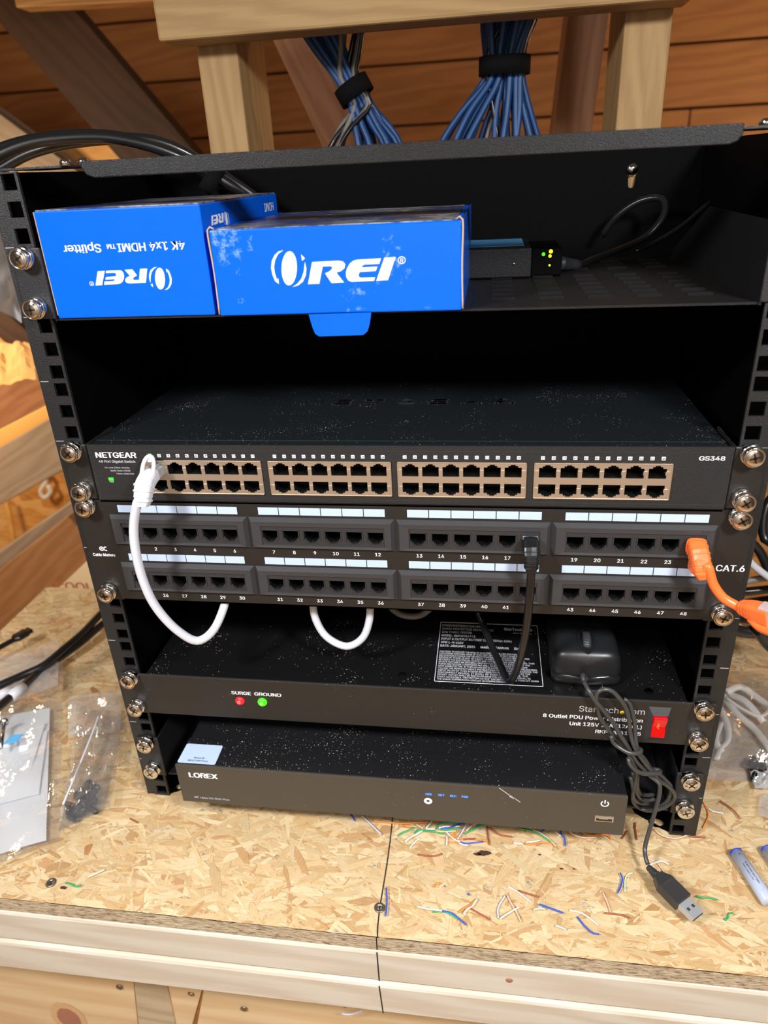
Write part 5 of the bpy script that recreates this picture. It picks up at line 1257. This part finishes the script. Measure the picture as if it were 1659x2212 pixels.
# ------------------------------------------------------------------ wire scraps
WC = {'w': mat('scrap_white', (.80,.78,.76), .4), 'b': mat('scrap_blue', (.02,.08,.60), .4), 'g': mat('scrap_green', (.01,.36,.10), .4),
      'o': mat('scrap_orange', (.85,.25,.02), .4), 'r': mat('scrap_brown', (.33,.075,.03), .4), 'lo': mat('scrap_pale_orange', (.82,.52,.36), .4), 'lb': mat('scrap_pale_blue', (.58,.62,.82), .4), 'lg': mat('scrap_pale_green', (.55,.72,.52), .4)}
R1 = lambda p: (700+p[0]/2.765, 1750+p[1]/2.765)
R2 = lambda p: (1200+p[0]/3.614, 1700+p[1]/3.614)
R3 = lambda p: (860+p[0]/6.38, 1740+p[1]/6.38)
R4 = lambda p: (p[0]/4.788, 1750+p[1]/4.788)
RI = lambda p: p
G = 'snipped wire scraps on the bench'
scr = [
 (R1, [(158,25),(185,65)], 'b', 'short blue wire scrap under the recorder, leftmost'),
 (R1, [(225,30),(262,68),(340,142)], 'lb', 'pale lilac wire scrap slanting down, left of the drawn line by the recorder'),
 (R1, [(295,62),(370,72),(450,80),(530,75)], 'o', 'long orange scrap across the drawn line at the recorder edge'),
 (R1, [(372,465),(376,550),(368,632)], 'b', 'straight blue wire scrap just right of the screw on the drawn line'),
 (R1, [(562,265),(610,272),(670,272),(706,260)], 'r', 'curved dark brown scrap alone below the green pile'),
 (R1, [(655,458),(668,442),(697,436)], 'o', 'tiny curved orange scrap in the bench middle'),
 (R1, [(858,498),(868,508)], 'b', 'tiny blue crumb above the orange and white pair'),
 (R1, [(555,575),(620,590),(705,600)], 'w', 'white scrap touching the green and blue pair in the bench middle'),
 (R1, [(650,608),(710,605),(760,625),(800,650)], 'g', 'curved green scrap beside the long blue one'),
 (R1, [(708,602),(760,615),(800,645),(848,684)], 'b', 'long curved blue scrap beside the green one'),
 (R1, [(805,608),(830,590),(870,568),(910,532)], 'o', 'thick orange scrap leaning against a white one'),
 (R1, [(835,622),(850,595),(885,572),(915,530)], 'w', 'white scrap leaning against the thick orange one'),
 (R1, [(880,590),(930,620),(990,652)], 'r', 'brown scrap slanting down right of the orange and white pair'),
 (R1, [(1082,510),(1050,560),(1037,600),(1042,645)], 'lb', 'white and blue scrap, left side of the tent of wires'),
 (R1, [(1090,502),(1120,560),(1150,610),(1175,665)], 'lo', 'pale orange scrap, right side of the tent of wires'),
 (R1, [(1050,648),(1100,615),(1165,578)], 'w', 'white scrap crossing the foot of the tent of wires'),
 (R1, [(1098,455),(1160,490),(1240,552)], 'w', 'long white scrap right above the tent of wires'),
 (R1, [(1160,480),(1220,500),(1285,520)], 'r', 'reddish brown scrap leaving the long white one to the right'),
 (R1, [(1250,595),(1280,588),(1320,590)], 'lg', 'short pale green scrap left of the slanting blue one'),
 (R1, [(1285,562),(1350,585),(1428,614)], 'b', 'slanting blue scrap at right centre of the bench'),
 (R1, [(1465,598),(1520,608),(1580,640),(1640,690)], 'w', 'long white scrap above the lowest blue one'),
 (R1, [(1512,638),(1550,685),(1600,730),(1642,742)], 'b', 'bent blue scrap nearest the front edge at right'),
 (R1, [(1382,690),(1410,698),(1445,715)], 'w', 'short white scrap near the front edge at right'),
 (R2, [(505,672),(522,720),(508,780),(486,830)], 'b', 'upright blue scrap left of the plug'),
 (R2, [(605,672),(565,680),(542,730),(543,820)], 'lg', 'hooked white and green scrap left of the plug'),
 (R2, [(368,820),(395,880),(415,930),(432,990)], 'lo', 'pale upright scrap meeting a brown one, left of the plug'),
 (R2, [(382,985),(450,990),(520,1000),(578,1024)], 'r', 'brown scrap lying level below the plug'),
 (R2, [(1098,852),(1160,865),(1210,866),(1268,882)], 'g', 'green scrap lying level right of the plug tip'),
 (R2, [(1385,985),(1350,990),(1345,1020),(1325,1042)], 'g', 'small hooked green scrap at lower right'),
 (R2, [(1318,1035),(1335,1030)], 'g', 'green crumb at the foot of the hooked green scrap'),
 (R2, [(622,278),(626,340),(636,410)], 'r', 'upright red brown scrap between recorder and right rail'),
 (R2, [(1285,108),(1350,150),(1400,195),(1438,248)], 'r', 'brown scrap lying alone right of the right rail'),
 (R2, [(1152,120),(1185,180),(1190,235),(1165,290),(1150,320)], 'o', 'crooked orange scrap at the right foot of the rack'),
 (R2, [(1190,165),(1230,190),(1310,205)], 'w', 'pale scrap touching the crooked orange one'),
 (R2, [(770,330),(820,370),(880,395),(950,400),(1025,378)], 'lo', 'pale orange scrap under the right rail foot'),
 (R2, [(1050,385),(1110,390),(1168,395)], 'r', 'dark red scrap sticking out right of the rail foot'),
 (R2, [(655,560),(690,550),(750,568),(800,600),(845,660)], 'lo', 'thin pale scrap under the plug cable, the longer one'),
 (R2, [(735,608),(780,590),(830,578),(885,605)], 'w', 'thin white scrap crossing under the plug cable'),
 (R2, [(520,402),(545,370),(562,340)], 'r', 'short dark scrap at the recorder corner'),
 (R2, [(38,335),(50,380),(70,400),(78,460)], 'b', 'blue scrap hanging down from the recorder edge at right'),
 (R2, [(0,345),(30,375),(55,385)], 'w', 'white scrap beside the hanging blue one'),
 (R2, [(100,335),(140,370),(220,395),(320,392)], 'lo', 'pale orange scrap under the right end of the recorder'),
 (R2, [(215,350),(250,375),(340,372),(400,375),(440,408)], 'o', 'long orange scrap under the right end of the recorder'),
 (R4, [(680,752),(740,765),(780,788),(838,775)], 'g', 'green scrap beside the screw at the left front corner'),
 (R4, [(1345,88),(1380,105),(1425,130)], 'r', 'short dark scrap below the left foot of the rack'),
 (R4, [(905,692),(960,670),(1080,615)], 'w', 'bright curl on the bench at the lower left'),
 (R3, [(0,415),(60,375),(140,345),(230,300)], 'g', 'green scrap at the left end of the pile'),
 (R3, [(95,500),(150,450),(240,400),(340,345)], 'w', 'long white scrap leaving the pile to lower left'),
 (R3, [(160,590),(200,535),(300,445)], 'w', 'white scrap below the left part of the pile'),
 (R3, [(10,240),(120,250),(230,235),(420,225)], 'o', 'orange scrap along the recorder edge over the pile'),
 (R3, [(80,270),(130,285),(180,305)], 'o', 'short orange scrap at the left of the pile'),
 (R3, [(240,370),(340,350),(450,352),(560,375),(640,390)], 'g', 'long green scrap along the bottom of the pile'),
 (R3, [(225,380),(280,330),(350,345),(500,345)], 'g', 'green scrap lying over the long green one'),
 (R3, [(380,320),(440,325),(505,325)], 'w', 'thick white crumb in the middle of the pile'),
 (R3, [(250,260),(300,290),(340,320)], 'lo', 'pale orange scrap crossing the pile'),
 (R3, [(470,205),(430,260),(385,310)], 'lg', 'pale scrap standing up to the recorder edge'),
 (R3, [(530,320),(540,280),(600,245),(720,235),(850,240)], 'g', 'looped green scrap in the pile'),
 (R3, [(525,310),(620,330),(780,330),(880,300)], 'g', 'green scrap below the thick blue one'),
 (R3, [(560,310),(640,290),(740,290),(850,285)], 'w', 'white scrap behind the thick blue one'),
 (R3, [(590,318),(680,310),(770,285),(850,260),(920,240)], 'b', 'thick blue scrap in the pile'),
 (R3, [(740,420),(800,370),(840,310),(910,270)], 'o', 'bright orange curved scrap in the pile'),
 (R3, [(665,365),(720,420),(780,470),(850,500)], 'w', 'white scrap slanting down in the pile'),
 (R3, [(945,240),(900,330),(860,400),(820,465)], 'lb', 'white and blue scrap slanting down left'),
 (R3, [(1080,250),(1020,275),(940,345)], 'lo', 'pale orange scrap at the right of the pile'),
 (R3, [(1190,262),(1100,290),(1030,335),(920,385)], 'g', 'thick green scrap at the right of the pile'),
 (R3, [(1130,255),(1080,300),(1000,340)], 'g', 'short green scrap at the right of the pile'),
 (R3, [(515,350),(600,360),(700,355),(800,350)], 'lo', 'pale orange scrap low in the pile'),
 (R3, [(668,420),(672,480),(668,540)], 'w', 'short upright white scrap below the pile'),
 (R3, [(690,510),(760,510),(830,505)], 'o', 'orange scrap lying level below the pile'),
 (R3, [(720,440),(790,430),(880,470),(1000,455),(1100,470),(1240,490)], 'o', 'long orange scrap below the pile, to the right'),
 (R3, [(900,465),(980,460),(1060,455)], 'r', 'reddish scrap lying on the long orange one'),
 (R3, [(840,515),(900,540),(965,548)], 'w', 'white crumb at the end of the level blue scrap'),
 (R3, [(860,505),(950,525),(1050,512),(1170,500)], 'b', 'level blue scrap below the pile'),
 (R3, [(1225,290),(1235,400),(1245,460),(1258,540)], 'r', 'upright golden brown scrap right of the pile'),
 (R3, [(1250,300),(1320,350),(1400,400),(1570,432)], 'r', 'curved brown scrap running right from the pile'),
 (R1, [(1160,108),(1210,118),(1260,130),(1310,158),(1360,190)], 'g', 'green scrap at the recorder edge right of the pile'),
 (R1, [(1130,195),(1160,200),(1185,200)], 'w', 'short white scrap left of the orange one under the recorder'),
 (R1, [(1200,200),(1240,205),(1280,195),(1360,198)], 'o', 'orange scrap lying level under the recorder front'),
 (R1, [(1205,192),(1250,188),(1290,180)], 'w', 'white scrap lying on the level orange one'),
 (R1, [(1245,115),(1290,135),(1340,170),(1385,215)], 'lo', 'pale slanting scrap over the green one'),
 (R1, [(1295,130),(1318,115)], 'b', 'blue crumb at the recorder edge'),
]
for i, (f, pts, c, lab) in enumerate(scr):
    h = .8+(i % 4)*.5
    P = [at(*f(p), 2, TZ+h+.3) for p in pts]
    if len(P) == 2: P = [P[0], (P[0]+P[1])/2+Vector((.2,.2,.1)), P[1]]
    mb = MB(); mb.tube(P, .62, 7, step=1.5)
    c0_ = P[0]
    o = mb.build('wire_scrap', WC[c], None, at_=c0_); tag(o, lab, 'wire scrap', G)
p = [at(x, y, 1, LY-9) for x, y in ((738,2190),(758,2191),(782,2184))]
o = MB().tube(p, .6, 7, step=2).build('wire_scrap', WC['lb'], None, at_=p[0]); tag(o, 'lilac and white scrap caught below the front rail', 'wire scrap', G)
# dark resin spots in the board
mb = MB()
for x, y, r_ in ((1045,1843,6.0),(1031,1845,3.2),(1166,1846,1.6),(1213,1876,2.0),(138,1918,3.5),(1240,1877,1.3)):
    c = at(x, y, 2, TZ+.32); rr = random.Random(int(x)); pts = [(c.x+math.cos(a)*r_*rr.uniform(.5, 1.15), c.y+math.sin(a)*r_*.55*rr.uniform(.5, 1.15), c.z) for a in [2*math.pi*k/12 for k in range(12)]]
    mb.add(pts, [tuple(range(12))])
o = mb.build('resin_spots', mat('resin_brown', (.07,.03,.02), .6), wb); o['kind'] = 'stuff'
# added unseen board wall behind the viewer, bouncing soft front fill
wf = thing('bounce_wall', (0, -1650, 0), kind='structure')
for k in range(14):
    beam('plank', (-1900, -1650, -1350+k*184), (1900, -1650, -1350+k*184), 180, 19, 'bounceboard', wf, bevel=3, up=Y)
